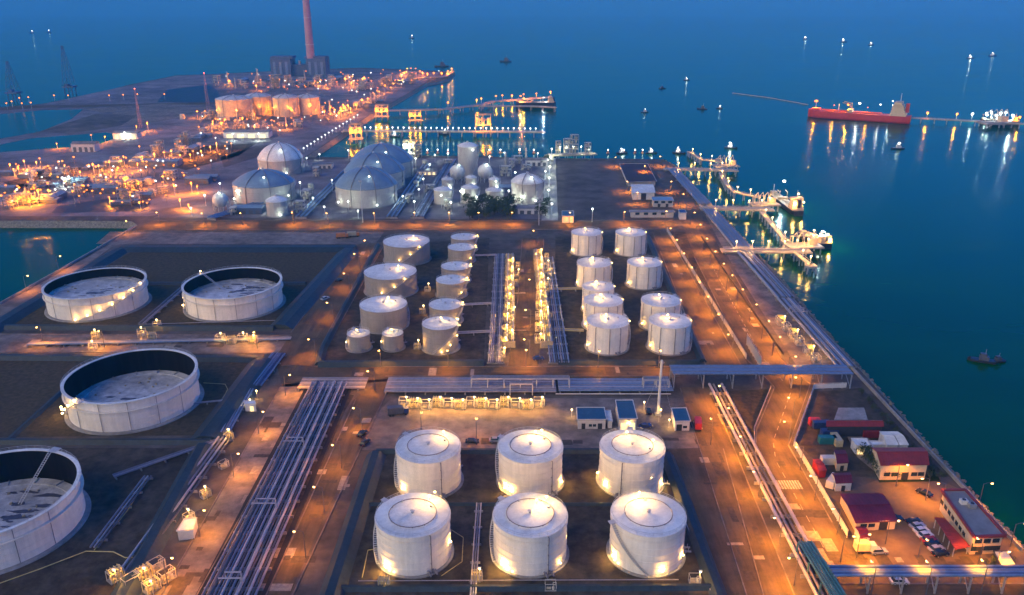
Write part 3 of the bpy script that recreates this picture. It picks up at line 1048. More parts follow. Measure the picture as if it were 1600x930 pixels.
def sphere_tank(r=6.6, zc=9.0):
    root = thing('spherical_tank', '', 'sphere tank')
    prof = [(max(.01, r * math.cos(a)), zc + r * math.sin(a)) for a in [(-PI / 2 + PI * k / 18) for k in range(19)]]
    sp = MB().lathe(prof, 36).build('sphere', 'wall_white', root, True)
    MB().ring(r + .02, zc, .14, 40).build('equator_band', 'galv', sp)
    for k in range(10):
        a = 2 * PI * k / 10
        MB().tube([(r * .97 * math.cos(a), r * .97 * math.sin(a), 0), (r * .97 * math.cos(a), r * .97 * math.sin(a), zc)], .3, 7).build('leg', 'galv', root)
    mb = MB()
    for k in range(10):
        a, b = 2 * PI * k / 10, 2 * PI * (k + 1) / 10
        mb.beam((r * .97 * math.cos(a), r * .97 * math.sin(a), .5), (r * .97 * math.cos(b), r * .97 * math.sin(b), zc - 3), .12)
    mb.build('brace', 'galv', root)
    mb = MB().box(0, 0, zc + r + .3, 3, 3, .15)
    mb.tube([(1.4, 1.4, zc + r + .3), (1.4, 1.4, zc + r + 1.4), (-1.4, 1.4, zc + r + 1.4), (-1.4, 1.4, zc + r + .3)], .06, 4)
    mb.tube([(r + 1, 0, 0), (r + 1, 0, zc), (r * .75, 0, zc + r * .75), (1.5, 0, zc + r + .3)], .25, 5)
    mb.build('top_platform', 'galv', root)
    return root


pr = Proto(sphere_tank)
for u, v, s_, lb in ((714.5, 269, .98, 'white spherical tank on legs, left of the pair'), (757.5, 268, .95, 'white spherical tank on legs, right of the pair'), (344, 312.5, .85, 'lone white sphere tank left of the large blue dome')):
    p = P(u, v, 9 * s_)
    p.z = .07
    o = pr.put(p, .3, lb, 'sphere tank', 'spherical tanks', (s_, s_, s_))
    far_light(o, (0, -6.8, 16.5), 120)

LNG = [(365, 154, 46, 25, 'broad flat-topped storage tank at the left of the glowing far terminal'), (402, 150, 36, 24, 'flat-topped storage tank second from left in the far terminal'),
       (446, 152, 34, 24, 'flat-topped storage tank with pale roof right of centre in the far terminal'), (480, 152, 32, 22, 'flat-topped storage tank at the right of the far terminal group')]
for u, v, D, h, lb in LNG:
    p = P(u, v, h)
    p.z = .1
    o = dome_tank(D, h, 4, 'wall_cream', 'wall_white', 40, True)
    o.location = p
    o.name = 'storage_tank'
    tag(o, lb, 'tank', 'flat-topped tanks of the far terminal')
    for q in (-.7, .4):
        a = -PI / 2 + q
        far_light(o, ((D / 2 + 3) * math.cos(a), (D / 2 + 3) * math.sin(a), 12), 380, (1, .4, .06), 'glow_far', .9)

# ------------------------------------------------------------------ pipe racks
def rack_ns(label, X0, X1, Y0, Y1, npipe, z, mats, rads, sup=8.0, loops=(), name='pipe_rack', sm='concrete', trench=False):
    """pipes running along Y side by side between X0 and X1"""
    root = thing(name, label, 'pipe rack', ((X0 + X1) / 2, Y0, 0))
    wd, L = X1 - X0, Y1 - Y0
    rnd = random.Random(int(X0 * 7 + Y0))
    cols = []
    for k in range(npipe):
        x = -wd / 2 + wd * (k + .5) / npipe
        r = rads[k % len(rads)]
        pts_ = [(x, 0, z + r)]
        pts_.append((x, L, z + r))
        MB().tube(pts_, r, 8).build('pipe', mats[k % len(mats)], root, True)
        cols.append((x, r))
    sbm = MB().box(0, 0, z / 2 - .05, wd + .8, .45, z - .1).mesh('sleeper', sm)
    for k in range(int(L / sup) + 1):
        o = bpy.data.objects.new('sleeper', sbm)
        COL.objects.link(o)
        o.parent = root
        o.location = (0, min(L, k * sup + 1), 0)
    for (y, x0, x1, up) in loops:
        for d in (0, 2.4):
            mb = MB()
            a, b = x0 + d * .35, x1 - d * .35
            mb.tube([(a, y + d, z + .3), (a, y + d, z + up), (b, y + d, z + up), (b, y + d, z + .3)], .26, 7)
            mb.build('expansion_loop', 'pipe_pale', root, True)
    if trench:
        for s_ in (-1, 1):
            MB().box(s_ * (wd / 2 + 1.3), L / 2, .02, 1.6, L, .34).build('drain_channel', 'trench', root)
    return root


def rack_ew(label, X0, X1, Y0, Y1, npipe, z, mats, rads, sup=8.0, name='pipe_rack', sm='concrete', legs=False):
    root = thing(name, label, 'pipe rack', (X0, (Y0 + Y1) / 2, 0))
    wd, L = Y1 - Y0, X1 - X0
    for k in range(npipe):
        y = -wd / 2 + wd * (k + .5) / npipe
        r = rads[k % len(rads)]
        MB().tube([(0, y, z + r), (L, y, z + r)], r, 8).build('pipe', mats[k % len(mats)], root, True)
    if legs:
        mb = MB().box(0, 0, z - .2, .4, wd + .8, .4)
        for s_ in (-1, 1):
            mb.box(0, s_ * (wd / 2 + .1), z / 2 - .1, .4, .4, z - .2)
        mb.beam((0, -wd / 2, .5), (0, wd / 2, z - .5), .2)
    else:
        mb = MB().box(0, 0, z / 2 - .05, .45, wd + .6, z - .1)
    sbm = mb.mesh('support', sm)
    for k in range(int(L / sup) + 1):
        o = bpy.data.objects.new('support', sbm)
        COL.objects.link(o)
        o.parent = root
        o.location = (k * sup + .6, 0, 0)
    return root


PS, PP, PD, PB = 'pipe_steel', 'pipe_pale', 'pipe_dark', 'pipe_blue'
flat('pipe_trench', [(490, 602), (553, 618), (540, 640), (404, 960), (292, 960), (340, 870)], .14, 'soil')
rack_ns('broad rack of parallel steel pipes running up the lower left between two roads', -82.5, -67.5, 165, 296, 15, 1.1, [PS, PP, PD, PS, PB, PP, PD, PS, PS, PP, PD], [.36, .2, .5, .3, .22, .42, .26], 8,
        [(81, -5.5, 1.5, 2.2), (44, -5.5, 2.0, 2.2), (10, -4, 2.0, 2.2)], trench=True)
YC0, YC1 = P(0, 617).y, P(0, 594).y
rack_ew('flat bundle of blue-grey pipes crossing behind the yellow-lit pump row', P(604, 605).x, P(868, 605).x, YC0, YC1, 15, .9, [PS, PB, PS, PS, PP, PS], [.34, .3, .38])
rack_ew('flat bundle of blue pipes crossing behind the blue-roofed huts', P(872, 605).x, P(1048, 605).x, YC0 + 1, YC1 - 1, 14, .9, [PB, PS, PB, PB, PP], [.34, .3, .38])
rack_ew('short bundle of pipes joining the lower-left rack to the crossing road', P(468, 605).x, P(572, 605).x, YC0 + 3, YC1, 9, .9, [PS, PP, PS], [.34, .28])
rack_ew('raised pipe bridge crossing over the orange coast road', P(1050, 582, 6).x, P(1330, 582, 6).x, P(0, 586, 6).y, P(0, 572, 6).y, 9, 6.0, [PB, PB, PS, PB], [.4, .32, .36], 12, 'pipe_bridge', 'steel', True)
rack_ew('blue raised pipe bridge along the bottom right', P(1298, 893, 5.5).x, P(1640, 893, 5.5).x, P(0, 902, 5.5).y, P(0, 886, 5.5).y, 7, 5.5, [PB, 'container_blue', PB, PS], [.42, .36, .4], 9, 'pipe_bridge', 'steel', True)
YA = P(0, 580).y
rack_ns('coastal pipe rack beside the sea wall, nearest stretch', 139.0, 148.2, YA + 2, P(0, 470).y, 11, 1.0, [PP, PB, PD, PS, PB, PD, PP], [.38, .3, .2, .42], 9, [(60, -3.6, 3.6, 2.0), (64.5, -3.6, 3.6, 2.0)])
rack_ns('coastal pipe rack beside the sea wall, middle stretch by the jetties', 139.5, 149.5, P(0, 468).y, P(0, 396).y, 10, 1.0, [PP, PB, PD, PS, PB, PD], [.42, .34, .2, .46], 12)
rack_ns('coastal pipe rack beside the sea wall, between the two near jetties', 141.5, 151.5, P(0, 390).y, P(0, 330).y, 9, 1.0, [PS, PB, PS], [.45, .4, .48], 16)
rack_ns('coastal pipe rack beside the sea wall, farthest stretch', 142.5, 152.5, P(0, 322).y, P(0, 266).y, 7, 1.0, [PS, PB, PS], [.6, .5, .6], 22)
rack_ns('pair of thick pale pipelines along the road in the lower right', 79.8, 86.5, 160, P(0, 606).y, 4, 1.2, [PP, PS, PD, PP], [.55, .4, .35, .55], 9)
rack_ns('slim pipe run left of the pump lanes', P(765, 575).x - 1, P(765, 575).x + 6, P(0, 570).y, P(0, 400).y, 8, .9, [PS, PP, PS, PD], [.34, .28, .4], 10)
rack_ns('blue pipe run right of the pump lanes', P(873, 575).x - 4, P(873, 575).x + 5, P(0, 570).y, P(0, 405).y, 9, .9, [PB, PS, PB, PD], [.36, .3, .4], 10)
rack_ns('thin pipe run between left and middle tanks of the front six', P(744, 850).x - .9, P(744, 850).x + 1.1, 168, P(0, 790).y, 3, .7, [PP, PS, PP], [.24, .2, .22], 8)


for lbl_, u_, v0_, v1_ in (('yellow-lit raised pipes over the left pump lane', 796, 545, 405), ('yellow-lit raised pipes over the right pump lane', 847, 545, 398)):
    x_ = P(u_, 470).x
    rack_ns(lbl_, x_ - 2.4, x_ + 2.4, P(0, v0_).y, P(0, v1_).y, 5, 3.4, ['pipe_yellow', PP, 'pipe_yellow'], [.22, .3, .18], 10, sm='equip')


def rack_px(label, a, b, npipe, sp, z, mats, rads, sup=8, name='pipe_rack'):
    A, B = P(*a), P(*b)
    root = thing(name, label, 'pipe rack', A, math.atan2(B.y - A.y, B.x - A.x))
    L = (B - A).length
    for k in range(npipe):
        y = (k - (npipe - 1) / 2) * sp
        r = rads[k % len(rads)]
        MB().tube([(0, y, z + r), (L, y, z + r)], r, 7).build('pipe', mats[k % len(mats)], root, True)
    sbm = MB().box(0, 0, z / 2 - .05, .4, npipe * sp + .3, z - .1).mesh('sleeper', 'concrete')
    for k in range(int(L / sup) + 1):
        o = bpy.data.objects.new('sleeper', sbm)
        COL.objects.link(o)
        o.parent = root
        o.location = (k * sup + .5, 0, 0)
    return root


rack_px('bundle of bright blue pipes right of the open tank with flank lamps', (436, 556), (398, 606), 6, 1.1, .8, [PB, 'container_blue', PB], [.42, .36])
rack_px('narrow blue pipe bundle running down to the dim tank corner', (390, 612), (352, 680), 4, 1.0, .8, [PB, PS, PB], [.4, .34])
rack_px('slanting pale pipe pair right of the nearest open tank', (352, 688), (200, 900), 4, 1.5, 1.0, [PP, PS, PP, PD], [.38, .3])
rack_px('slanting pipe run at the foot of the nearest open tank', (232, 748), (148, 860), 3, 1.1, .8, [PS, PP, PD], [.3, .26])
rack_px('pipes crossing from the blue bundle to the nearest open tank', (178, 748), (345, 690), 3, .9, .8, [PS, PP], [.25, .2])
rack_px('long bluish pipe pair across the service strip on the left', (45, 541), (455, 532), 3, 1.2, .8, [PB, PP, PS], [.38, .34])
rack_px('cross pipe from the pump lanes to the grey tanks, far', (700, 404), (775, 401), 3, 1.0, 1.0, [PP, PS], [.28])
rack_px('cross pipe from the pump lanes to the grey tanks, middle', (712, 480), (775, 477), 3, 1.0, 1.0, [PP, PS], [.28])
rack_px('cross pipe from the pump lanes to the grey tanks, near', (712, 524), (772, 521), 3, 1.0, 1.0, [PP, PS], [.28])
rack_px('yellow-lit cross pipe to the nine tanks, far', (852, 455), (912, 454), 3, 1.0, 1.0, ['pipe_yellow', PS], [.28])
rack_px('yellow-lit cross pipe to the nine tanks, near', (852, 518), (912, 520), 3, 1.0, 1.0, ['pipe_yellow', PS], [.28])
rack_px('slanting pipe track between the two mid-left open tanks', (222, 508), (286, 452), 4, 1.0, .7, [PS, PP, PD], [.28, .22])
rack_px('slim pipe line behind the lower bund left of the blue-topped rack', (150, 648), (385, 625), 2, .8, .6, [PS, PP], [.2])


def pipe_line(label, pxs, r, material, z=.5, name='pipeline'):
    ps = [P(u, v, 0) for u, v in pxs]
    o_ = ps[0]
    mb = MB().tube([(p.x - o_.x, p.y - o_.y, z) for p in ps], r, 6)
    return tag(mb.build(name, material, loc=o_), label, 'pipe')


pipe_line('thin yellowish pipe bending round the nearest open tank', [(-10, 918), (60, 893), (135, 864), (178, 865), (196, 874), (248, 874)], .16, 'pipe_yellow', .6)
pipe_line('thin yellowish pipe rising from the bend beside the nearest open tank', [(148, 862), (200, 800), (228, 752)], .16, 'pipe_yellow', .6)
pipe_line('thin pale pipe looping below the front left tank of the six', [(566, 905), (575, 862), (600, 858)], .14, 'pipe_yellow', .5)
pipe_line('thin pale pipe looping right of the front left tank', [(705, 830), (724, 842), (722, 880), (690, 902)], .12, 'pipe_yellow', .5)
pipe_line('thin pipe along the foot of the front row of the six tanks', [(560, 910), (1060, 908)], .14, PP, .5)
pipe_line('thin slanting pipe right of the front right tank', [(1072, 820), (1098, 880), (1110, 925)], .2, PP, .5)
pipe_line('thin pipe across the dark grass left of the blue pipes', [(330, 660), (356, 610), (352, 602), (318, 600)], .14, 'pipe_yellow', .5)
pipe_line('white edging pipe in front of the blue pipe bundle', [(868, 618), (1048, 618)], .22, 'wall_white', .7)
pipe_line('pale pipe along the dim strip below the two mid-left tanks', [(230, 508), (430, 502)], .15, PP, .5)
# green raised pipe rack, lower right
A, B = P(1258, 848, 5), P(1318, 945, 5)
root = thing('pipe_bridge', 'teal raised pipe bridge slanting down to the blue one at the lower right', 'pipe rack', (A.x, A.y, 0), math.atan2(B.y - A.y, B.x - A.x))
L = (B - A).length
for k in range(5):
    MB().tube([(0, (k - 2) * .9, 5.3), (L, (k - 2) * .9, 5.3)], .36, 7).build('pipe', 'pipe_green', root, True)
mb = MB().box(0, 0, 4.8, .4, 5, .3)
for s_ in (-1, 1): mb.box(0, s_ * 2.3, 2.3, .35, .35, 4.7)
sbm = mb.mesh('support', 'pipe_green')
for k in range(int(L / 8) + 1):
    o = bpy.data.objects.new('support', sbm)
    COL.objects.link(o)
    o.parent = root
    o.location = (k * 8 + .4, 0, 0)


def portal(label, u0, u1, v, z, depth, legs):
    A, B = P(u0, v, z), P(u1, v, z)
    root = thing('pipe_portal', label, 'pipe rack', (A.x, A.y, 0))
    L = B.x - A.x
    for k in range(3):
        MB().tube([(0, k * depth, z), (L, k * depth, z)], .34, 7).build('pipe', PP if k == 0 else PS, root, True)
    for k in range(legs):
        x = L * k / (legs - 1)
        mb = MB()
        mb.box(x, -.1, z / 2 - .2, .4, .4, z - .5)
        mb.box(x, depth * 2 + .1, z / 2 - .2, .4, .4, z - .5)
        mb.box(x, depth, z - .55, .4, depth * 2 + .8, .35)
        mb.build('portal_frame', 'galv', root)
    return root


portal('raised grey pipe portal behind the yellow-lit pump row, left part', 736, 890, 592, 5.5, 1.3, 7)
portal('small square pipe loop standing in front of the raised portal', 797, 832, 600, 5.0, 1.0, 2)
portal('pipe portal with light legs at the left end of the pipe bridge', 1006, 1046, 594, 5.0, 1.4, 3)

# ------------------------------------------------------------------ pump skids and manifolds
def skid(kind=0):
    root = thing('pump_skid', '', 'pump skid')
    MB().box(0, 0, .2, 5.2, 3.6, .4).build('plinth', 'concrete', root)
    mb = MB().tube([(-1.8, -.8, 1.1), (.2, -.8, 1.1)], .55, 10)
    mb.tube([(-1.8, .8, 1.1), (.2, .8, 1.1)], .55, 10)
    mb.build('motor', 'equip', root, True)
    mb = MB()
    for y in (-.8, .8):
        mb.cyl(1.2, y, .4, 1.7, .6, 10)
        mb.tube([(1.2, y, 1.7), (1.2, y, 2.8), (2.6, y, 2.8), (2.6, y, .6)], .2, 6)
    mb.build('pump_casing', 'equip_pale', root, True)
    mb = MB()
    for x in (-2.4, 2.4):
        for y in (-1.7, 1.7):
            mb.box(x, y, 2.0, .16, .16, 3.6)
    mb.box(0, -1.7, 3.8, 5.0, .2, .2).box(0, 1.7, 3.8, 5.0, .2, .2).box(-2.4, 0, 3.8, .2, 3.4, .2).box(2.4, 0, 3.8, .2, 3.4, .2)
    mb.build('frame', 'equip_pale', root)
    if kind:
        MB().box(0, 0, 3.9, 4.6, 1.6, .1).build('walkway', 'equip', root)
        mb = MB()
        for k in range(4):
            mb.tube([(-2 + k * 1.2, -1.9, .5), (-2 + k * 1.2, -1.9, 4.6), (-2 + k * 1.2, 1.4, 4.6)], .18, 6)
        mb.build('riser_pipe', 'pipe_yellow', root, True)
    return root


SK = [Proto(skid, 0), Proto(skid, 1)]
NSK = [0]


def put_skid(u, v, label, group, rz=0.0, s_=1.0, lamp=None, col=(1.0, .46, .06), glow='glow_yellow'):
    p = P(u, v, .14)
    k = NSK[0] % 2
    NSK[0] += 1
    o = SK[k].put(p, rz, label, 'pump skid', group, (s_, s_, s_))
    if lamp:
        q = thing('work_lamp', 'lamp over ' + label.replace('pump skid', 'skid', 1), 'lamp', (p.x + 1.5 * s_, p.y - 2.4 * s_, .14), 0, 'work lamps over pump skids')
        MB().tube([(0, 0, 0), (0, 0, 5.2)], .09, 5).build('pole', 'galv', q)
        MB().box(0, -.2, 5.25, .9, .5, .18).build('lamp_head', 'galv', q)
        bulb(q, (0, -.2, 5.0), .34, glow)
        light('POINT', (0, -.4, 4.7), lamp * 2.6 * LW, col, q, .3)
    return o


for i in range(13):
    put_skid(632 + i * 17.5, 634 + (i % 3) * 2, 'pump skid, %s from the left in the bright yellow row behind the front tanks' % ORD[i], 'bright yellow pump row', 0, .82, 115)
for i, v in enumerate((414, 428, 442, 456, 470, 486, 502, 520, 540, 556)):
    put_skid(800 - (v - 400) * .10, v, 'pump skid, %s from the far end of the left pump lane' % ORD[i], 'left pump lane', PI / 2, .8, 170)
for i, v in enumerate((400, 412, 424, 438, 452, 466, 482, 498, 516, 534)):
    put_skid(843 - (v - 400) * .02, v, 'pump skid, %s from the far end of the right pump lane' % ORD[i], 'right pump lane', PI / 2, .8, 180)
for i, v in enumerate((418, 432, 446, 492, 508, 528)):
    put_skid(811 - (v - 400) * .11, v, 'pump skid, %s from the far end, inner side of the left pump lane' % ORD[i], 'left pump lane, inner side', PI / 2, .7, 90 if i % 2 else None)
for i, v in enumerate((404, 418, 432, 446, 460, 492, 508)):
    put_skid(854 - (v - 400) * .02, v, 'pump skid, %s from the far end, outer side of the right pump lane' % ORD[i], 'right pump lane, outer side', PI / 2, .7, 90 if i % 2 else None)
for i, (u, v) in enumerate(((345, 533), (362, 537), (380, 532), (396, 536))):
    put_skid(u, v, 'pump skid, %s from the left below the second open tank' % ORD[i], 'lit skids on the service strip', 0, .8, 130 if i != 1 else None)
for i, (u, v) in enumerate(((222, 524), (238, 530), (246, 512))):
    put_skid(u, v, 'pump skid, %s from the left between the two mid-left open tanks' % ORD[i], 'skids between two open tanks', .4, .75, 90 if i != 1 else None)
for i, (u, v) in enumerate(((150, 528), (146, 546))):
    put_skid(u, v, 'pump skid, %s from the back below the canal-side tank' % ORD[i], 'skids by the canal-side tank', .4, .7, 110)
for i, (u, v) in enumerate(((182, 905), (205, 915), (228, 902), (246, 890), (238, 922), (262, 905))):
    put_skid(u, v, 'pump skid, %s from the left in the bottom left cluster' % ORD[i], 'lit cluster at bottom left', .9, .8, 95 if i % 2 == 0 else None)
for i, (u, v) in enumerate(((322, 776), (296, 812), (358, 686), (350, 730))):
    put_skid(u, v, ('small lit pump skid beside the rack road halfway down', 'small lit pump skid by the slanting pale pipes', 'small lit pump skid at the corner of the blue pipes', 'small dim pump skid on the west rack road')[i], 'single skids on the rack road', .9, .6, 110 if i < 3 else None)
for i, (u, v) in enumerate(((1218, 506), (1228, 516), (1238, 527), (1248, 538), (1262, 553), (1274, 566))):
    put_skid(u, v, 'pump skid, %s from the back beside the coastal pipe rack' % ORD[i], 'lit skids beside the coastal rack', PI / 2, .9, 170 if i % 2 == 0 else None)
for i, (u, v) in enumerate(((660, 408), (668, 455), (660, 490), (668, 520), (652, 545))):
    put_skid(u, v, 'pump skid, %s from the back between big grey tanks and column of six' % ORD[i], 'skids among the grey tanks', 0, .6, 60)
for i, (u, v) in enumerate(((1085, 910), (745, 905), (860, 920), (600, 915))):
    put_skid(u, v, ('pump skid with yellow lamp at the lower right of the six tanks', 'pump skid at the end of the thin pipe run between front tanks', 'pump skid below the front middle tank', 'pump skid below the front left tank')[i], 'skids below the front six', 0, .6, 60 if i < 2 else None)

# ------------------------------------------------------------------ street lamps
def street_lamp(h, watts, col, glow, arm=2.2, s_=.36):
    root = thing('street_lamp', '', 'street lamp')
    MB().tube([(0, 0, 0), (0, 0, h * .6), (0, 0, h)], [.16, .13, .09], 7).build('pole', 'pipe_dark', root)
    MB().tube([(0, 0, h - .1), (arm * .5, 0, h + .35), (arm, 0, h + .4)], .07, 5).build('arm', 'pipe_dark', root)
    hd = MB().box(arm + .3, 0, h + .42, 1.0, .42, .16).build('lamp_head', 'pipe_dark', root)
    MB().lathe([(.01, -s_), (.8 * s_, -.75 * s_), (s_ * 1.1, 0), (.01, .02)], 8).build('lens', glow, hd, True, (arm + .3, 0, h + .3))
    light('SPOT', (arm + .3, 0, h - .05), watts * LW, col, root, .25, cone=148)
    return root


SL = {}


def lamp_row(where, ref, pxs, rz, h=9.0, watts=1500, col=SOD, glow='glow_sodium', group=None):
    key = (h, watts, glow)
    if key not in SL: SL[key] = Proto(street_lamp, h, watts, col, glow)
    for i, (u, v) in enumerate(pxs):
        p = P(u, v, .1)
        a = rz[i] if isinstance(rz, (list, tuple)) else rz
        SL[key].put((p.x - 2.2 * math.cos(a), p.y - 2.2 * math.sin(a), .1), a, 'orange street lamp %s, %s from %s' % (where, ORD[i], ref) if len(pxs) > 1 else 'orange street lamp %s' % where, 'street lamp', group or 'street lamps ' + where)


lamp_row('on the coast road beside the sea rack', 'the far end', [(1083, 352), (1092, 372), (1102, 395), (1115, 416), (1128, 436), (1141, 455), (1157, 478), (1178, 503), (1197, 530), (1214, 556)], 0, watts=4500)
lamp_row('on the road behind the nine white tanks', 'the far end', [(1047, 378), (1057, 397), (1068, 419), (1080, 442), (1092, 466), (1105, 490), (1121, 519), (1136, 552)], PI, watts=3800)
lamp_row('beside the thick pale pipelines', 'the far end', [(1122, 636), (1136, 672), (1154, 718), (1174, 775), (1206, 850), (1228, 915)], PI, watts=4300)
lamp_row('on the winding road by the compound fence', 'the pipe bridge', [(1238, 588), (1240, 622), (1229, 655), (1222, 694), (1240, 735), (1262, 782), (1296, 835), (1325, 880)], [0, PI, PI, PI, PI, PI, PI, 0], watts=4300)
lamp_row('on the diagonal bund road', 'the far end', [(572, 398), (556, 420), (540, 452), (514, 500), (486, 560)], PI, watts=1800)
lamp_row('on the road west of the pipe rack', 'the crossroads', [(455, 618), (414, 678), (376, 746), (324, 838), (275, 915)], 0, watts=2200)
lamp_row('on the road east of the pipe rack', 'the crossroads', [(578, 612), (556, 672), (524, 732), (496, 800), (466, 872)], PI, watts=2000)
lamp_row('on the crossing road behind the pump row', 'the left', [(594, 578), (700, 578), (822, 577), (935, 579), (1030, 578)], -PI / 2, watts=1800)
lamp_row('along the far cross road below the white-lit plant', 'the left', [(248, 352), (318, 353), (378, 353), (458, 352), (512, 353), (585, 353), (648, 352), (702, 352), (748, 352), (800, 352), (890, 352), (975, 351), (1040, 350)], -PI / 2, 9, 3800)
lamp_row('on the service strip left of the rack', 'the left', [(64, 540), (160, 546), (400, 548)], -PI / 2, watts=2200)
lamp_row('down the lane between the pump rows', 'the far end', [(834, 382), (838, 420), (828, 462), (822, 512), (820, 560)], PI, watts=1300)
lamp_row('on the canal bank', 'the far end', [(200, 366), (98, 424), (48, 456)], 0, watts=1800)
lamp_row('inside the red-roofed compound', 'the back', [(1410, 760), (1435, 782), (1460, 790), (1540, 790), (1395, 850), (1590, 855), (1350, 872), (1440, 880), (1520, 880), (1565, 900)], [0, PI, PI, 0, 0, 0, 0, -PI / 2, PI / 2, 0], 8, 1350)
lamp_row('on the road below the blue pipe bridge', 'the left', [(1355, 922), (1440, 922), (1525, 920)], PI / 2, watts=1200)
lamp_row('in the yard behind the front six tanks', 'the left', [(660, 680), (745, 690), (1108, 690)], PI / 2, watts=1000)

# ------------------------------------------------------------------ small buildings of the tank farm
def quad_house(label, name, roof4, z_roof, wall, roof, over=.4, cat='building', group=None, gable=0.0, door=(), win=(), glowwin=False, fascia=None):
    """box building under a roof whose four corners (TL, TR, BR, BL) were measured on the photo at height z_roof"""
    ps = [P(u, v, z_roof) for u, v in roof4]
    c = sum(ps, Vector()) / 4
    root = thing(name, label, cat, (c.x, c.y, .12), 0, group)
    loc = [(p.x - c.x, p.y - c.y) for p in ps]
    ins = [(x * .94, y * .94) for x, y in loc]
    MB().prism(ins, 0, z_roof - .25).build('wall', wall, root)
    if gable:
        TL, TR, BR, BL = [Vector((x, y, z_roof - .2)) for x, y in loc]
        mL, mR = (TL + BL) / 2 + Vector((0, 0, gable)), (TR + BR) / 2 + Vector((0, 0, gable))
        for nm_, q in (('rear', (TL, TR, mR, mL)), ('front', (mL, mR, BR, BL))):
            mb = MB()
            dn = Vector((0, 0, -.18))
            mb.add([*q, *[a + dn for a in q]], [(3, 2, 1, 0), (4, 5, 6, 7), (0, 1, 5, 4), (1, 2, 6, 5), (2, 3, 7, 6), (3, 0, 4, 7)])
            # standing ribs
            n_ = max(6, int((q[1] - q[0]).length / 1.0))
            for k in range(n_ + 1):
                a, b = q[0].lerp(q[1], k / n_), q[3].lerp(q[2], k / n_)
                mb.beam(a + Vector((0, 0, .06)), b + Vector((0, 0, .06)), .12)
            mb.build('roof', roof, root)
        mb = MB()
        for a, b, m_ in ((TL, BL, mL), (TR, BR, mR)):
            k = .93
            mb.add([a * k + Vector((0, 0, .0)), b * k + Vector((0, 0, .0)), m_ * k + Vector((0, 0, -.1)) + Vector((0, 0, (1 - k) * z_roof))], [(0, 1, 2)])
        mb.build('gable', wall, root)
        MB().tube([mL, mR], .2, 5).build('ridge', roof, root)
    else:
        rf = MB().prism(loc, z_roof - .25, z_roof).build('roof', roof, root)
        mb = MB()
        for k in range(4):
            a, b = Vector((*loc[k], z_roof + .1)), Vector((*loc[(k + 1) % 4], z_roof + .1))
            mb.beam(a, b, .75 if fascia else .28)
        mb.build('parapet', fascia or wall, rf)
    BR_, BL_ = Vector((*ins[2], 0)), Vector((*ins[3], 0))
    d = (BR_ - BL_).normalized()
    nrm = Vector((d.y, -d.x, 0))
    ang = math.atan2(d.y, d.x)
    W_ = (BR_ - BL_).length
    for f_, wd, hh in door:
        p = BL_ + d * (W_ * f_) + nrm * .06
        dr = MB().box(p.x, p.y, hh / 2 + .05, wd, .12, hh, ang).build('door', 'glow_window' if glowwin else 'dark', root)
        MB().box(p.x + nrm.x * .05, p.y + nrm.y * .05, hh + .2, wd + .4, .2, .14, ang).build('lintel', wall, dr)
    for f_, wd, z0, hh in win:
        p = BL_ + d * (W_ * f_) + nrm * .05
        wn = MB().box(p.x, p.y, z0 + hh / 2, wd, .1, hh, ang).build('window', 'glass', root)
        MB().box(p.x + nrm.x * .08, p.y + nrm.y * .08, z0 - .08, wd + .2, .22, .1, ang).build('sill', wall, wn)
    return root


h1 = quad_house('long low hut with dark blue roof, left of the three huts', 'control_hut', [(901, 637.5), (944, 637.5), (948, 656.5), (902, 656.5)], 4, 'wall_white', 'roof_blue', door=((.2, 1.4, 2.3), (.8, 1.6, 2.3)), win=((.45, 1.2, 1.0, 1.0), (.6, 1.2, 1.0, 1.0)))
quad_house('small pale lean-to at the right end of the left hut', 'lean_to', [(946, 642), (954, 642), (957, 659), (950, 659)], 3, 'wall_white', 'roof_white')
quad_house('tall hut with dark blue roof and two lit doors, middle of the three', 'switch_house', [(961.6, 626), (988.6, 626), (996, 655), (967, 655)], 4.8, 'wall_white', 'roof_blue', door=((.28, 2.3, 2.9), (.74, 2.3, 2.9)), glowwin=True)
quad_house('small hut with dark blue roof, right of the three', 'control_hut', [(1049, 638.6), (1072, 638), (1079, 659), (1054.5, 659.3)], 4, 'wall_white', 'roof_blue', door=((.3, 2.0, 2.6),), win=((.7, 1.5, 1.0, 1.0),))
quad_house('small white cabin with lit wall by the blue pipes on the left', 'guard_cabin', [(382, 627), (398, 627), (400, 632), (382, 632)], 3.2, 'wall_white', 'roof_white', door=((.6, 1.4, 2.2),), glowwin=True)
quad_house('pale blue-roofed shed beside the west rack road', 'pump_shed', [(288, 812), (308, 810), (302, 828), (276, 831)], 3.4, 'wall_white', 'roof_white')
for (u, v, lb) in ((905, 668, 'yellow lamp by the left corner of the long blue-roofed hut'), (940, 669, 'yellow lamp by the right corner of the long blue-roofed hut'), (893, 652, 'yellow lamp behind the left end of the long blue-roofed hut'), (982, 672, 'yellow lamp before the lit doors of the middle hut'), (1006, 640, 'yellow lamp right of the middle hut'), (1032, 652, 'yellow lamp at the foot of the white vent stack'), (1045, 668, 'yellow lamp left of the right-hand hut'), (392, 636, 'yellow lamp at the white cabin by the blue pipes'), (402, 622, 'yellow lamp behind the white cabin by the blue pipes')):
    p = P(u, v, .12)
    q = thing('yard_lamp', lb, 'lamp', p, 0, 'yard lamps')
    MB().tube([(0, 0, 0), (0, 0, 3.4)], .07, 5).build('pole', 'galv', q)
    MB().box(0, 0, 3.55, .6, .4, .12).build('lamp_head', 'galv', q)
    bulb(q, (0, 0, 3.3), .26)
    light('POINT', (0, -.2, 3.0), 130 * LW, YEL, q, .25)
p = P(1028, 648, .12)
q = thing('vent_stack', 'tall white vent stack standing between the blue-roofed huts', 'vent stack', p)
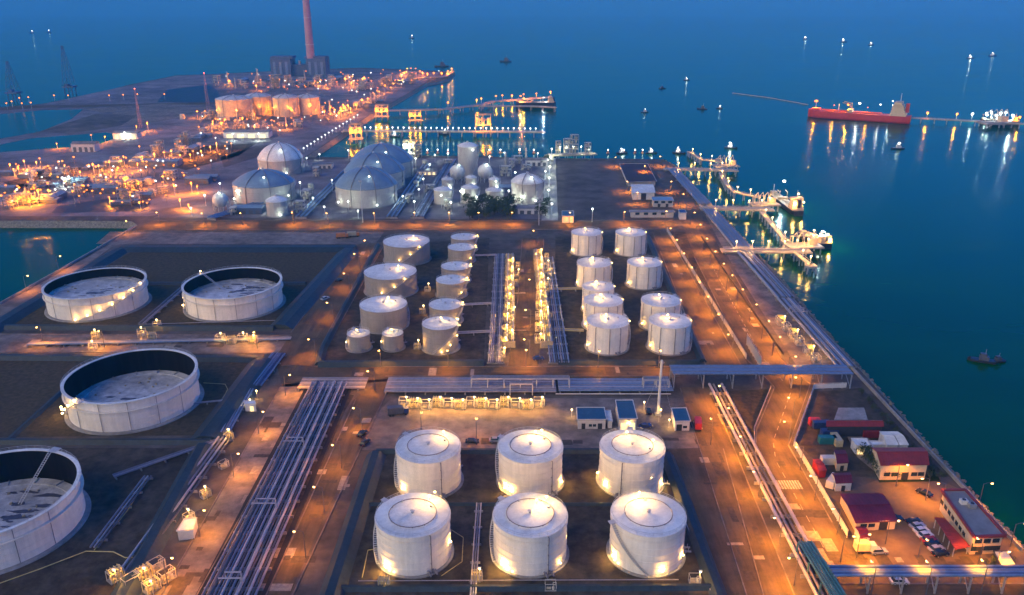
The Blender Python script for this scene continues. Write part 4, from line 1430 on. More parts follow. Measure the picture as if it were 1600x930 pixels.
MB().tube([(0, 0, .6), (0, 0, 12), (0, 0, 23)], [.55, .48, .42], 12).build('stack', 'wall_white', q, True)
MB().box(0, 0, .3, 2.4, 2.4, .6).build('plinth', 'concrete', q)
mb = MB().ring(.9, 12, .08, 12).ring(.9, 22, .08, 12)
mb.build('platform_ring', 'galv', q)
mb = MB()
for k in range(3):
    a = 2 * PI * k / 3 + .4
    mb.tube([(0, 0, 19), (6 * math.cos(a), 6 * math.sin(a), .1)], .04, 4)
mb.build('guy_wire', 'galv', q)


def mast(label, u, v, h, r=.35, material='galv', lit=None, name='light_mast', plat=True):
    p = P(u, v, .1)
    q = thing(name, label, 'mast', p, .3)
    MB().tube([(0, 0, 0), (0, 0, h)], [r, r * .5], 8).build('pole', material, q)
    mb = MB()
    for k in range(6):
        a = PI * k / 3
        mb.box(1.0 * math.cos(a), 1.0 * math.sin(a), h - .2, .6, .5, .5, a)
    mb.ring(1.0, h - .6, .08, 12)
    mb.build('lamp_ring', 'galv', q)
    if lit:
        bulb(q, (0, 0, h - .8), lit[3], lit[2])
        light('POINT', (0, 0, h - 1.6), lit[0] * LW, lit[1], q, .5)
    return q


mast('tall thin light mast at the edge of the three blue domes', 567, 348, 30, .35)
mast('thin light mast right of the sphere plant by the far road', 842, 352, 20, .3)

# ------------------------------------------------------------------ process plant pieces for the middle and far distance
def unit_frame(seed, lev=3, mat_='equip_pale'):
    rnd = random.Random(seed)
    root = thing('process_unit', '', 'process unit')
    mb = MB()
    W_, D_ = 14, 9
    for x in (-W_ / 2, 0, W_ / 2):
        for y in (-D_ / 2, D_ / 2):
            mb.box(x, y, lev * 2.5, .45, .45, lev * 5)
    for l in range(1, lev + 1):
        for y in (-D_ / 2, D_ / 2): mb.box(0, y, l * 5 - .2, W_, .4, .4)
        for x in (-W_ / 2, 0, W_ / 2): mb.box(x, 0, l * 5 - .2, .4, D_, .4)
    mb.build('frame', 'steel', root)
    for l in range(1, lev + 1):
        MB().box(rnd.uniform(-1, 1), 0, l * 5 + .1, W_ * .8, D_ * .9, .2).build('platform', mat_, root)
    mb = MB()
    for l in range(lev):
        for k in range(2):
            x = -4 + 6.5 * k + rnd.uniform(-1, 1)
            if rnd.random() < .6: mb.cyl(x, rnd.uniform(-2, 2), l * 5 + .3, l * 5 + 3.8, rnd.uniform(.9, 1.7), 10)
            else: mb.tube([(x - 2.2, 0, l * 5 + 1.8), (x + 2.2, 0, l * 5 + 1.8)], 1.3, 10)
    mb.build('vessel', mat_, root, True)
    return root


def unit_column(seed):
    rnd = random.Random(seed)
    root = thing('distillation_column', '', 'process column')
    h = 22
    MB().lathe([(1.8, 0), (1.3, 2.5), (1.3, h * .6), (1.0, h * .64), (1.0, h - 1), (.01, h)], 12).build('column', 'equip_pale', root, True)
    mb = MB()
    for z in (6, 12, 17): mb.lathe([(1.3, z), (2.4, z), (2.4, z + .15), (1.3, z + .15)], 12)
    mb.tube([(1.9, 0, 0), (1.9, 0, h)], .2, 5)
    mb.build('platform', 'steel', root)
    MB().tube([(0, 0, h - .5), (0, 0, h + 1), (-2.2, 0, h + 1), (-2.2, 0, 1)], .3, 6).build('overhead_pipe', 'pipe_pale', root)
    return root


def unit_shed(seed, wall='wall_white', roof='roof_grey'):
    root = thing('industrial_shed', '', 'shed')
    W_, D_, H_ = 30, 14, 7
    MB().box(0, 0, H_ / 2, W_, D_, H_).build('wall', wall, root)
    mb = MB()
    mb.add([(-W_ / 2 - .5, -D_ / 2 - .5, H_), (W_ / 2 + .5, -D_ / 2 - .5, H_), (W_ / 2 + .5, 0, H_ + 2.2), (-W_ / 2 - .5, 0, H_ + 2.2), (W_ / 2 + .5, D_ / 2 + .5, H_), (-W_ / 2 - .5, D_ / 2 + .5, H_)],
           [(0, 1, 2, 3), (3, 2, 4, 5), (1, 4, 2), (0, 3, 5)])
    mb.build('roof', roof, root)
    for k in range(4):
        MB().box(-W_ * .36 + k * W_ * .24, -D_ / 2 - .05, 2.2, 4, .1, 4.4).build('door', 'glow_window' if seed == 2 else 'pipe_dark', root)
    return root


def unit_tankpair(seed):
    root = thing('process_tank', '', 'tank')
    MB().lathe([(4, 0), (4, 8), (3, 8.9), (.01, 9.4)], 20).build('shell', 'equip_pale', root, True)
    MB().ring(4.05, 7.9, .12, 20).build('rim', 'steel', root)
    stairs(MB(), 4.05, 8, -2, -.2, .7).build('staircase', 'galv', root)
    return root


def flood_mast(h, watts, col, glow, s_):
    root = thing('flood_mast', '', 'light mast')
    MB().tube([(0, 0, 0), (0, 0, h)], [.3, .15], 6).build('pole', 'galv', root)
    mb = MB().box(0, 0, h + .1, 2.4, .5, .3)
    mb.build('lamp_bar', 'galv', root)
    MB().lathe([(.01, -s_), (.85 * s_, -.5 * s_), (s_, 0), (.7 * s_, .5 * s_), (.01, .6 * s_)], 8).build('lamp', glow, root, True, (0, 0, h - s_ - .1))
    if watts: light('POINT', (0, 0, h - 2.6 * s_), watts * LW, col, root, .6)
    return root


UF = [Proto(unit_frame, 1, 3), Proto(unit_frame, 2, 2), Proto(unit_frame, 3, 4, 'equip')]
UC = Proto(unit_column, 4)
US = [Proto(unit_shed, 1), Proto(unit_shed, 2), Proto(unit_shed, 3, 'haze_blue', 'roof_steel')]
UT = Proto(unit_tankpair, 1)
FM_W = Proto(flood_mast, 12, 260, WHT, 'glow_white', .6)
FM_S = Proto(flood_mast, 11, 3200, SODF, 'glow_far', .7)
FM_S2 = Proto(flood_mast, 12, 3600, SODF, 'glow_far', 1.1)
FM_N = Proto(flood_mast, 12, 0, SODF, 'glow_far', 1.2)
FM_QW = Proto(flood_mast, 8, 0, WHT, 'glow_farwhite', .8)
FM_FW = Proto(flood_mast, 12, 1500, WHT, 'glow_farwhite', 1.0)

rnd = random.Random(21)
# white-lit sphere plant
WP = [('c', 822, 250, 'slim process column at the back of the sphere plant, left'), ('c', 790, 262, 'slim process column behind the right sphere'), ('f0', 800, 262, 'white-lit steel process frame right of the spheres, rear left'),
      ('f1', 822, 266, 'white-lit steel process frame right of the spheres, rear right'), ('f0', 790, 275, 'white-lit steel process frame beside the right sphere'), ('f1', 808, 256, 'low lit process frame on the shore behind the sphere plant'),
      ('s0', 838, 258, 'pale shed at the back right corner of the sphere plant'), ('s2', 800, 300, 'low shed between small tank and lavender domed tank'), ('f1', 700, 258, 'process frame left of the tall cylindrical tank'),
      ('f0', 640, 262, 'process frame right of the rearmost blue dome'), ('f2', 652, 246, 'dark tall process frame by the quay behind the blue domes'), ('s1', 668, 272, 'lit shed along the lane left of the spheres'),
      ('f1', 672, 300, 'process frame at the lane left of the front small tanks'), ('f0', 700, 326, 'bright process frame in front of the small tanks'), ('s0', 832, 332, 'white shed below the lavender domed tank'),
      ('f1', 640, 316, 'process frame between the near blue dome and the lane'), ('f1', 480, 312, 'process frame left of the three blue domes'), ('f0', 495, 275, 'process frame behind the near blue dome, left'),
      ('s2', 390, 332, 'low shed before the large blue-domed tank, left'), ('f1', 365, 335, 'process frame before the lone white sphere'), ('f0', 470, 332, 'process frame right of the pale short tank'), ('s0', 505, 262, 'pale shed on the quay corner left of the blue domes'),
      ('t', 650, 290, 'small process tank by the lane, left side'), ('t', 664, 258, 'small process tank at the back of the lane'), ('t', 486, 296, 'small process tank left of the near blue dome'), ('t', 785, 322, 'small process tank by the trees')]
KEY = {'c': UC, 'f0': UF[0], 'f1': UF[1], 'f2': UF[2], 's0': US[0], 's1': US[1], 's2': US[2], 't': UT}
CATS = {'c': 'process column', 'f': 'process unit', 's': 'shed', 't': 'tank'}
for k, u, v, lb in WP:
    s_ = rnd.uniform(.55, .75)
    KEY[k].put(P(u, v, .07), rnd.choice((0, 0, PI / 2)), lb, CATS[k[0]], 'white-lit plant equipment', (s_, s_, s_ * rnd.uniform(.8, 1.1)))
wl = [(300, 338), (322, 322), (345, 300), (372, 318), (398, 312), (420, 334), (452, 318), (470, 300), (490, 322), (508, 340), (520, 300), (545, 330), (560, 342), (600, 322), (630, 318), (655, 308), (662, 290), (672, 272), (680, 255), (648, 330), (690, 325), (705, 335), (720, 318),
      (745, 320), (765, 325), (795, 318), (815, 320), (845, 300), (852, 280), (856, 262), (840, 250), (812, 248), (788, 250), (765, 255), (700, 250), (650, 262), (500, 250), (480, 258), (545, 248), (850, 330), (805, 285), (775, 300), (862, 336), (925, 347)]
for i, (u, v) in enumerate(sorted(wl)):
    FM_W.put(P(u, v, .07), rnd.uniform(0, 3), 'white floodlight mast in the sphere and dome plant, %s from the left' % ORD[i], 'light mast', 'white floodlight masts of the plant', (.8, .8, rnd.uniform(.5, .9)))
# lit lane of pipes in the plant
rack_px('dark slanting pipe lane left of the sphere plant', (652, 342), (705, 252), 6, 1.6, 1.2, [PB, PS, PD], [.6, .5], 20)
rack_px('dark slanting pipe lane right of the three blue domes', (612, 342), (668, 258), 5, 1.6, 1.2, [PB, PD], [.6, .5], 20)
rack_px('dark slanting pipe lane left of the near blue dome', (470, 342), (560, 252), 5, 1.6, 1.2, [PB, PD], [.6, .5], 20)
rack_px('slanting pipe lane in front of the large blue-domed tank', (330, 344), (430, 312), 5, 1.6, 1.2, [PB, PS], [.6, .5], 20)

# reclaimed yard buildings
quad_house('low broad shed with dark reddish-brown roof on the reclaimed yard', 'storage_shed', [(968, 256), (1012, 256), (1026, 284), (980, 285)], 4, 'tank_grey', 'roof_brown')
quad_house('white gabled warehouse on the reclaimed yard', 'warehouse', [(985, 288), (1020, 288), (1024, 301), (988, 301)], 6, 'wall_white', 'roof_white', gable=1.2, door=((.5, 4, 5),))
quad_house('bluish flat-roofed block before the white warehouse', 'site_office', [(1018, 308), (1050, 308), (1053, 314), (1020, 314)], 5, 'tank_grey', 'roof_steel', door=((.3, 2, 2.5), (.7, 2, 2.5)), win=((.15, 3, 3, 2), (.5, 3, 3, 2), (.85, 3, 3, 2)))
quad_house('long low pale building at the yard edge by the far road', 'gate_building', [(983, 329), (1052, 329), (1055, 332), (984, 332)], 4, 'tank_grey', 'roof_grey', win=((.15, 3, 2, 2), (.35, 3, 2, 2), (.55, 3, 2, 2), (.75, 3, 2, 2)))
quad_house('small dark gatehouse at the yard corner', 'gatehouse', [(878, 330), (896, 330), (897, 338), (878, 338)], 5, 'wall_white', 'roof_blue')
quad_house('blue canopy by the coast road corner', 'canopy', [(1060, 328), (1070, 328), (1073, 333), (1062, 333)], 5, 'wall_white', 'container_blue')
for i, (u, v) in enumerate(sorted(((980, 300), (995, 318), (1035, 260), (1010, 275), (960, 262), (1062, 322), (1048, 300)))):
    p = P(u, v, .1)
    SL[(9, 3800, 'glow_sodium')].put(p, rnd.uniform(0, 6), 'orange street lamp about the reclaimed yard, %s from the left' % ORD[i], 'street lamp', 'street lamps of the reclaimed yard')

# power station with its stack
q = thing('power_station', 'dark blue boiler houses of the distant power station at the stack', 'power station', P(470, 119, .1))
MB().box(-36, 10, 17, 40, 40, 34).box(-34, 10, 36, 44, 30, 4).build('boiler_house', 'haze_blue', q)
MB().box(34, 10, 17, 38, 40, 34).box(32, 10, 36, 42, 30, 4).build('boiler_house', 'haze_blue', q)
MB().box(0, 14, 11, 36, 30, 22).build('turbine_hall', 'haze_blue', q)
mb = MB()
for x in (-48, -36, -24, 22, 34, 46): mb.box(x, -10.4, 16, 5, .8, 24)
mb.build('wall_panel', 'pipe_blue', q)
MB().tube([(0, 0, 22), (0, 0, 26), (0, 0, 30)], 2.5, 8).build('duct', 'steel', q)
q = thing('chimney', 'tall pinkish chimney rising out of the picture above the power station', 'chimney', P(488, 119, .1))
MB().lathe([(8.5, 0), (7.6, 60), (6.6, 130), (5.6, 210), (4.8, 210), (4.8, 205)], 24).build('shaft', 'stack_paint', q, True)
mb = MB()
for z in (60, 110, 160, 205): mb.lathe([(7.7 - z * .008, z), (9.2 - z * .008, z), (9.2 - z * .008, z + .8), (7.7 - z * .008, z + .8)], 24)
mb.build('gallery', 'galv', q)

# glowing far terminal: rows of units and lights
rnd = random.Random(5)
FARU = []


def far_units(poly_rows, n, kinds, s0, s1, label, group):
    spots = []
    for i in range(n):
        a, b = poly_rows[i % len(poly_rows)]
        t_ = rnd.random()
        spots.append((a[0] + (b[0] - a[0]) * t_ + rnd.uniform(-4, 4), a[1] + (b[1] - a[1]) * t_ + rnd.uniform(-2.5, 2.5), rnd.choice(kinds)))
    cnt = {}
    for u, v, k in sorted(spots):
        s_ = rnd.uniform(s0, s1)
        cnt[k[0]] = cnt.get(k[0], 0) + 1
        KEY[k].put(P(u, v, .1), rnd.choice((0, .12, PI / 2)), label[k[0]] + ', %s from the left' % ORD[cnt[k[0]] - 1], CATS[k[0]], group + ': ' + CATS[k[0]] + 's', (s_, s_, s_ * rnd.uniform(.7, 1.2)))


def fl(lbl):
    return {'c': 'slim process column ' + lbl, 'f': 'steel process frame ' + lbl, 's': 'low shed ' + lbl, 't': 'small round tank ' + lbl}


far_units([((5, 272), (120, 276)), ((5, 300), (160, 285)), ((5, 325), (90, 312)), ((120, 300), (230, 284))], 60, ['f0', 'f1', 's2', 's2', 't', 'c', 'f2'], .35, .65, fl('in the orange-lit works north of the canal'), 'works north of the canal')
far_units([((130, 268), (320, 232)), ((190, 322), (330, 280)), ((170, 300), (300, 272)), ((230, 250), (340, 205))], 60, ['f0', 'f1', 's2', 's2', 't', 'f0', 'f2'], .35, .7, fl('in the orange-lit works left of the dome plant'), 'works left of the domes')
far_units([((285, 186), (400, 186)), ((330, 205), (480, 196)), ((400, 180), (560, 168)), ((500, 185), (600, 158))], 46, ['f0', 'f1', 'f2', 'c', 't', 's2'], .4, .8, fl('around the flat-topped tanks of the far terminal'), 'works at the flat-topped tanks')
far_units([((330, 132), (500, 128)), ((350, 138), (560, 134)), ((500, 126), (660, 132)), ((560, 140), (640, 128))], 50, ['f0', 'f1', 'f2', 'f0', 's2', 'c'], .6, 1.1, fl('at the foot of the distant power station'), 'works at the power station')
q = US[1].put(P(388, 214, .1), 0, 'long low shed with bright white front in the far terminal', 'shed', None, (1.7, 1.1, .9))
q = US[1].put(P(200, 216, .1), 0, 'white-lit shed with mast near the settling ponds', 'shed', None, (.9, .9, .9))
q = US[0].put(P(135, 236, .1), 0, 'pale block by the settling ponds', 'shed', None, (.8, .8, 1.1))
q = US[2].put(P(245, 258, .1), 0, 'long low shed with pale eaves in the works left of the domes', 'shed', None, (1.5, 1.0, .7))

FLIGHT = ([(8 + rnd.uniform(0, 110), 268 + rnd.uniform(-6, 14)) for _ in range(6)] + [(8 + rnd.uniform(0, 80), 308 + rnd.uniform(0, 20)) for _ in range(9)] +
          [(130 + i * 14 + rnd.uniform(-5, 5), 278 - i * 2.6 + rnd.uniform(-6, 6)) for i in range(16)] + [(150 + rnd.uniform(0, 170), 285 + rnd.uniform(0, 45)) for _ in range(10)] +
          [(90, 232), (122, 232), (145, 226), (165, 222), (215, 210), (218, 216), (232, 205)])
for i, (u, v) in enumerate(sorted(FLIGHT)):
    FM_S.put(P(u, v, .1), rnd.uniform(0, 3), 'orange floodlight mast in the works beyond the canal, %s from the left' % ORD[i], 'light mast', 'orange floodlight masts beyond the canal', (.9, .9, rnd.uniform(.5, 1.0)))
FL2 = ([(285 + rnd.uniform(0, 130), 184 + rnd.uniform(-3, 4)) for _ in range(12)] + [(330 + rnd.uniform(0, 170), 200 + rnd.uniform(-6, 8)) for _ in range(10)] + [(400 + rnd.uniform(0, 200), 178 + rnd.uniform(-6, 6)) for _ in range(12)] +
       [(530 + i * 9, 186 - i * 5.2) for i in range(9)] + [(340 + rnd.uniform(0, 300), 132 + rnd.uniform(-7, 6)) for _ in range(22)] + [(390 + rnd.uniform(0, 20), 140 + rnd.uniform(0, 35)) for _ in range(5)] + [(620 + rnd.uniform(0, 45), 118 + rnd.uniform(-3, 12)) for _ in range(12)])
for i, (u, v) in enumerate(sorted(FL2)):
    FM_S2.put(P(u, v, .1), rnd.uniform(0, 3), 'orange floodlight mast in the glowing far terminal, %s from the left' % ORD[i], 'light mast', 'orange floodlight masts of the far terminal', (1, 1, rnd.uniform(.5, 1.1)))
for i in range(16):
    u, v = 478 + i * 5.6, 238 - i * 3.55
    FM_QW.put(P(u - 3, v, .1), 0, 'pale light along the slanting inlet quay, %s from the near end' % ORD[i], 'light mast', 'pale lights along the inlet quay', (.8, .8, .6))
for u, v, lb in ((196, 218, 'white floodlight at the shed by the settling ponds'), (365, 220, 'white floodlight before the bright-fronted far shed, left'), (405, 220, 'white floodlight before the bright-fronted far shed, right'), (100, 292, 'white floodlight on a tower in the works north of the canal, left'), (110, 290, 'white floodlight on a tower in the works north of the canal, right')):
    FM_FW.put(P(u, v, .1), 0, lb, 'light mast', None, (.8, .8, .7))
for i, (u, v) in enumerate(sorted(((172, 158), (194, 157), (216, 156), (258, 156), (86, 158), (108, 158), (32, 162), (46, 161), (12, 171), (36, 171), (50, 170), (20, 168)))):
    FM_N.put(P(u, v, .1), 0, 'orange lamp on the far causeway, %s from the left' % ORD[i], 'light mast', 'lamps of the far causeway', (.8, .8, .8), name='causeway_lamp')
# small unlit-pole lamps sprinkled through the far works, too weak to light anything but themselves
def site_lamp(s_, glow):
    root = thing('site_lamp', '', 'lamp')
    MB().tube([(0, 0, 0), (0, 0, 8)], .18, 5).build('pole', 'pipe_dark', root)
    MB().lathe([(.01, -s_), (.85 * s_, -.5 * s_), (s_, 0), (.7 * s_, .5 * s_), (.01, .6 * s_)], 6).build('lamp', glow, root, True, (0, 0, 8 + s_))
    return root


SLP = [Proto(site_lamp, .75, 'glow_far'), Proto(site_lamp, .75, 'glow_far'), Proto(site_lamp, .6, 'glow_farwhite')]
zones = [('in the works north of the canal', [(5, 262), (130, 258), (235, 272), (215, 300), (80, 332), (5, 336)], 70), ('in the works left of the domes', [(150, 268), (335, 205), (400, 205), (330, 285), (215, 338), (170, 320)], 70),
         ('around the flat-topped tanks', [(285, 180), (470, 182), (560, 150), (610, 155), (540, 195), (450, 215), (330, 200)], 60), ('at the foot of the power station', [(325, 140), (360, 120), (560, 118), (690, 114), (660, 130), (600, 150), (430, 146)], 80)]


def inside(u, v, pg):
    c_ = False
    for i in range(len(pg)):
        (x0, y0), (x1, y1) = pg[i - 1], pg[i]
        if (y0 > v) != (y1 > v) and u < (x1 - x0) * (v - y0) / (y1 - y0) + x0: c_ = not c_
    return c_


for lbz, pg, nz in zones:
    spots = []
    while len(spots) < nz:
        u, v = rnd.uniform(min(q[0] for q in pg), max(q[0] for q in pg)), rnd.uniform(min(q[1] for q in pg), max(q[1] for q in pg))
        if inside(u, v, pg): spots.append((u, v))
    for i, (u, v) in enumerate(sorted(spots)):
        k_ = 1.5 if v < 160 else 1.0
        SLP[rnd.choice((0, 1, 0, 1, 2))].put(P(u, v, .1), 0, 'small site lamp %s, %s from the left' % (lbz, ORD[i]), 'lamp', 'small site lamps ' + lbz, (k_, k_, rnd.uniform(.5, 1.3)))
for nm, pg, mt in (('dark_field', [(245, 160), (262, 140), (330, 132), (345, 150), (342, 160)], 'bund'), ('grey_field', [(60, 206), (150, 178), (215, 180), (190, 196), (110, 209)], 'brown_yard'), ('brown_field', [(262, 258), (320, 228), (400, 224), (372, 244), (290, 266)], 'soil'),
                   ('pale_field', [(345, 246), (400, 228), (440, 226), (420, 240), (350, 262)], 'brown_yard'), ('grey_field', [(130, 170), (240, 163), (340, 164), (250, 168), (160, 176)], 'yard'), ('dark_field', [(5, 285), (110, 262), (140, 262), (30, 296)], 'soil'), ('grey_field', [(10, 292), (75, 280), (70, 288), (5, 304)], 'yard'), ('dark_field', [(90, 322), (200, 306), (235, 318), (220, 330), (80, 333)], 'bund')):
    flat(nm, pg, .2, mt)
flat('causeway', [(-80, 178), (-80, 172), (60, 165), (340, 160), (340, 163), (60, 169)], .16, 'asphalt_cross')


def lattice(label, u, v, h, material, z=.1, lit='glow_red', name='lattice_mast', base=3.0):
    p = P(u, v, z)
    q = thing(name, label, 'mast', p)
    mb = MB()
    b = base
    for sx, sy in ((-1, -1), (1, -1), (1, 1), (-1, 1)):
        mb.beam((sx * b, sy * b, 0), (sx * b * .2, sy * b * .2, h), .22)
    n_ = int(h / 6)
    for k in range(n_):
        z0, z1 = h * k / n_, h * (k + 1) / n_
        w0, w1 = b * (1 - .8 * k / n_), b * (1 - .8 * (k + 1) / n_)
        for a_, b_ in (((-1, -1), (1, -1)), ((1, -1), (1, 1)), ((1, 1), (-1, 1)), ((-1, 1), (-1, -1))):
            mb.beam((a_[0] * w0, a_[1] * w0, z0), (b_[0] * w1, b_[1] * w1, z1), .14)
    mb.build('lattice', material, q)
    bulb(q, (0, 0, h + .4), .8, lit)
    return q


lattice('red lattice mast beside the settling ponds', 220, 200, 46, 'stack_paint', base=1.6)
lattice('thin red lattice mast left of the flat-topped tanks', 326, 172, 50, 'stack_paint', base=2.0)
for u, v, h, lb in ((111, 148, 78, 'faint lattice derrick of a rig off the left shore, the nearer'), (24, 158, 60, 'faint lattice derrick of a rig off the left shore, by the frame edge')):
    p = P(u, v, SEA)
    q = thing('drilling_rig', lb, 'rig', p)
    mb = MB()
    for sx in (-1, 1):
        for sy in (-1, 1):
            mb.tube([(sx * 6, sy * 6, -3), (sx * 6, sy * 6, 12)], .8, 6)
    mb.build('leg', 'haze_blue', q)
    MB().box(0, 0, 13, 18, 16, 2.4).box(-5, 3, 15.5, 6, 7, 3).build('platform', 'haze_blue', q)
    mb = MB()
    for sx in (-1, 1):
        for sy in (-1, 1):
            mb.beam((sx * 7, sy * 7, 17), (sx * 1, sy * 1, h), .5)
    for k in range(7):
        t0, t1 = k / 7, (k + 1) / 7
        w0, w1 = 7 - 6 * t0, 7 - 6 * t1
        z0, z1 = 17 + (h - 17) * t0, 17 + (h - 17) * t1
        for s_ in (-1, 1):
            mb.beam((-w0, s_ * w0, z0), (w1, s_ * w1, z1), .28)
            mb.beam((s_ * w0, -w0, z0), (s_ * w1, w1, z1), .28)
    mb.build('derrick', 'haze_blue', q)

# ------------------------------------------------------------------ jetties
def jetty(label, pxs, wid, name='jetty', cat='jetty', z=1.5, material='equip', step=9.0, rail=True, pr_=.45):
    ps = [P(u, v, z) for u, v in pxs]
    o_ = ps[0].copy()
    root = thing(name, label, cat, o_)
    dk, pl, rl, pp = MB(), MB(), MB(), MB()
    for i in range(len(ps) - 1):
        a, b = ps[i] - o_, ps[i + 1] - o_
        d = (b - a)
        L = d.length
        ang = math.atan2(d.y, d.x)
        d.normalize()
        nr = Vector((-d.y, d.x, 0))
        c = (a + b) / 2
        dk.box(c.x, c.y, -.4 - .01 * i, L + wid * .5, wid, .8, ang)
        for s_ in (-1, 1):
            if rail:
                e0, e1 = a + nr * s_ * (wid / 2 - .15), b + nr * s_ * (wid / 2 - .15)
                rl.beam(e0 + Vector((0, 0, 1.1)), e1 + Vector((0, 0, 1.1)), .1)
                for k in range(int(L / 4) + 1):
                    p = e0.lerp(e1, min(1, k * 4 / L))
                    rl.beam(p, p + Vector((0, 0, 1.1)), .08)
            for k in range(int(L / step) + 1):
                p = a.lerp(b, min(1, k * step / L)) + nr * s_ * (wid / 2 - .6)
                pl.tube([(p.x, p.y, SEA - z - 2), (p.x, p.y, -.7)], pr_, 7)
        if wid > 4:
            for k in range(3):
                e0, e1 = a + nr * (wid * (.12 + .12 * k)), b + nr * (wid * (.12 + .12 * k))
                pp.tube([e0 + Vector((0, 0, .5)), e1 + Vector((0, 0, .5))], .25, 6)
    dk.build('deck', material, root)
    pl.build('piling', 'steel', root)
    if rail: rl.build('handrail', 'galv', root)
    if wid > 4: pp.build('pipe_row', 'pipe_pale', root)
    return root


def jlamps(pxs, z, h, watts, col, glow, label, group, s_=.42, ordn=None):
    pr_ = Proto(flood_mast, h, watts, col, glow, s_)
    for i, (u, v) in enumerate(sorted(pxs)):
        pr_.put(P(u, v, z), rnd.uniform(0, 3), (label % ORD[i]) if '%' in label else label, 'lamp', group, name='jetty_lamp')


def loading_platform(label, u, v, rz, s_, z=1.5):
    p = P(u, v, z)
    q = thing('loading_platform', label, 'loading platform', p, rz)
    q.scale = (s_, s_, s_)
    MB().box(0, 0, -.6, 26, 14, 1.2).build('deck', 'concrete', q)
    mb = MB()
    for x in (-11, 0, 11):
        for y in (-5, 5): mb.tube([(x, y, -8), (x, y, -1)], .6, 7)
    mb.build('piling', 'steel', q)
    for k in range(4):
        mb = MB().tube([(-8 + k * 4.5, 2, 0), (-8 + k * 4.5, 2, 7), (-8 + k * 4.5, -3, 11), (-8 + k * 4.5, -7, 6)], .35, 6)
        mb.build('loading_arm', 'equip_pale', q)
    mb = MB().box(8, 3, 2.2, 6, 5, 4.4)
    mb.build('control_room', 'wall_cream', q)
    mb = MB()
    for k in range(3): mb.box(-9 + 5 * k, 4.5, 3, .3, .3, 6)
    mb.box(-4, 4.5, 5.9, 11, 1.6, .3)
    mb.build('gantry', 'equip', q)
    return q


def dolphin(label, u, v, z=1.0, s_=1.0):
    p = P(u, v, z)
    q = thing('mooring_dolphin', label, 'mooring dolphin', p)
    MB().box(0, 0, -.7 * s_, 6 * s_, 6 * s_, 1.4 * s_).build('cap', 'concrete', q)
    mb = MB()
    for x in (-2, 2):
        for y in (-2, 2): mb.tube([(x * s_ * 1.5, y * s_ * 1.5, -7), (x * s_, y * s_, -1)], .45 * s_, 6)
    mb.build('piling', 'steel', q)
    MB().cyl(0, 0, 0, 1.0, .5, 8, .7).build('bollard', 'dark', q)
    return q


JY = (1.0, .46, .10)
jetty('farthest of the three lit jetties on the right shore', [(1040, 264), (1150, 266)], 8)
loading_platform('loading platform at the end of the farthest right-hand jetty', 1134, 258, .1, .9)
jetty('thin walkway with lamps behind the farthest right-hand jetty', [(1079, 238), (1096, 249), (1130, 253)], 3, 'jetty_walkway', 'walkway')
dolphin('mooring dolphin at the tip of the far walkway', 1079, 237)
jetty('thin slanting walkway between the farthest and middle right-hand jetties', [(1126, 270), (1136, 289), (1148, 300), (1186, 308)], 3, 'jetty_walkway', 'walkway')
jetty('middle of the three lit jetties on the right shore', [(1098, 325), (1205, 327)], 8)
loading_platform('loading platform at the end of the middle right-hand jetty', 1194, 318, .1, .85)
jetty('thin slanting walkway between the middle and nearest right-hand jetties', [(1190, 331), (1208, 352), (1228, 376)], 3, 'jetty_walkway', 'walkway')
dolphin('mooring dolphin at the lower end of the walkway below the middle jetty', 1228, 376)
jetty('nearest of the three lit jetties on the right shore', [(1132, 391), (1262, 392)], 8)
loading_platform('loading platform at the end of the nearest right-hand jetty', 1256, 383, .1, .85)
jetty('short slanting walkway below the nearest right-hand jetty', [(1244, 395), (1266, 413)], 3, 'jetty_walkway', 'walkway')
dolphin('mooring dolphin at the tip of the walkway below the nearest jetty', 1267, 414)
jlamps([(1060, 262), (1085, 262), (1110, 263), (1128, 262), (1140, 258), (1082, 240), (1094, 248), (1112, 251)], 1.5, 5, 900, JY, 'glow_yellow', 'yellow lamp on the farthest right-hand jetty, %s from the left', 'lamps of the farthest right jetty')
jlamps([(1118, 322), (1145, 322), (1170, 323), (1190, 322), (1202, 318), (1128, 275), (1138, 291), (1152, 301), (1172, 305)], 1.5, 5, 900, JY, 'glow_yellow', 'yellow lamp on the middle right-hand jetty, %s from the left', 'lamps of the middle right jetty')
jlamps([(1150, 388), (1175, 388), (1200, 388), (1225, 388), (1245, 386), (1262, 384), (1196, 337), (1206, 350), (1217, 363), (1226, 373), (1254, 402), (1266, 412), (1270, 378)], 1.5, 5, 900, JY, 'glow_yellow', 'yellow lamp on the nearest right-hand jetty, %s from the left', 'lamps of the nearest right jetty')

# northern pier
jetty('pale-lit north pier at the end of the quay walk', [(858, 250), (858, 243), (928, 240)], 9)
for i, (u, s_) in enumerate(((872, .6), (887, .95), (897, .9), (918, .7))):
    UF[0 if i % 2 else 2].put(P(u, 240, 1.5), 0, 'pale-lit loading tower on the north pier, %s from the left' % ORD[i], 'loading tower', 'loading towers of the north pier', (s_ * .65, s_ * .7, s_ * 1.05), name='loading_tower')
jlamps([(862, 243), (875, 240), (885, 239), (895, 239), (908, 239), (922, 239), (860, 256), (859, 272), (858, 290), (857, 310)], 1.5, 7, 720, (.95, 1, .6), 'glow_white', 'pale lamp along the north pier and quay walk, %s from the left', 'lamps of the north pier')
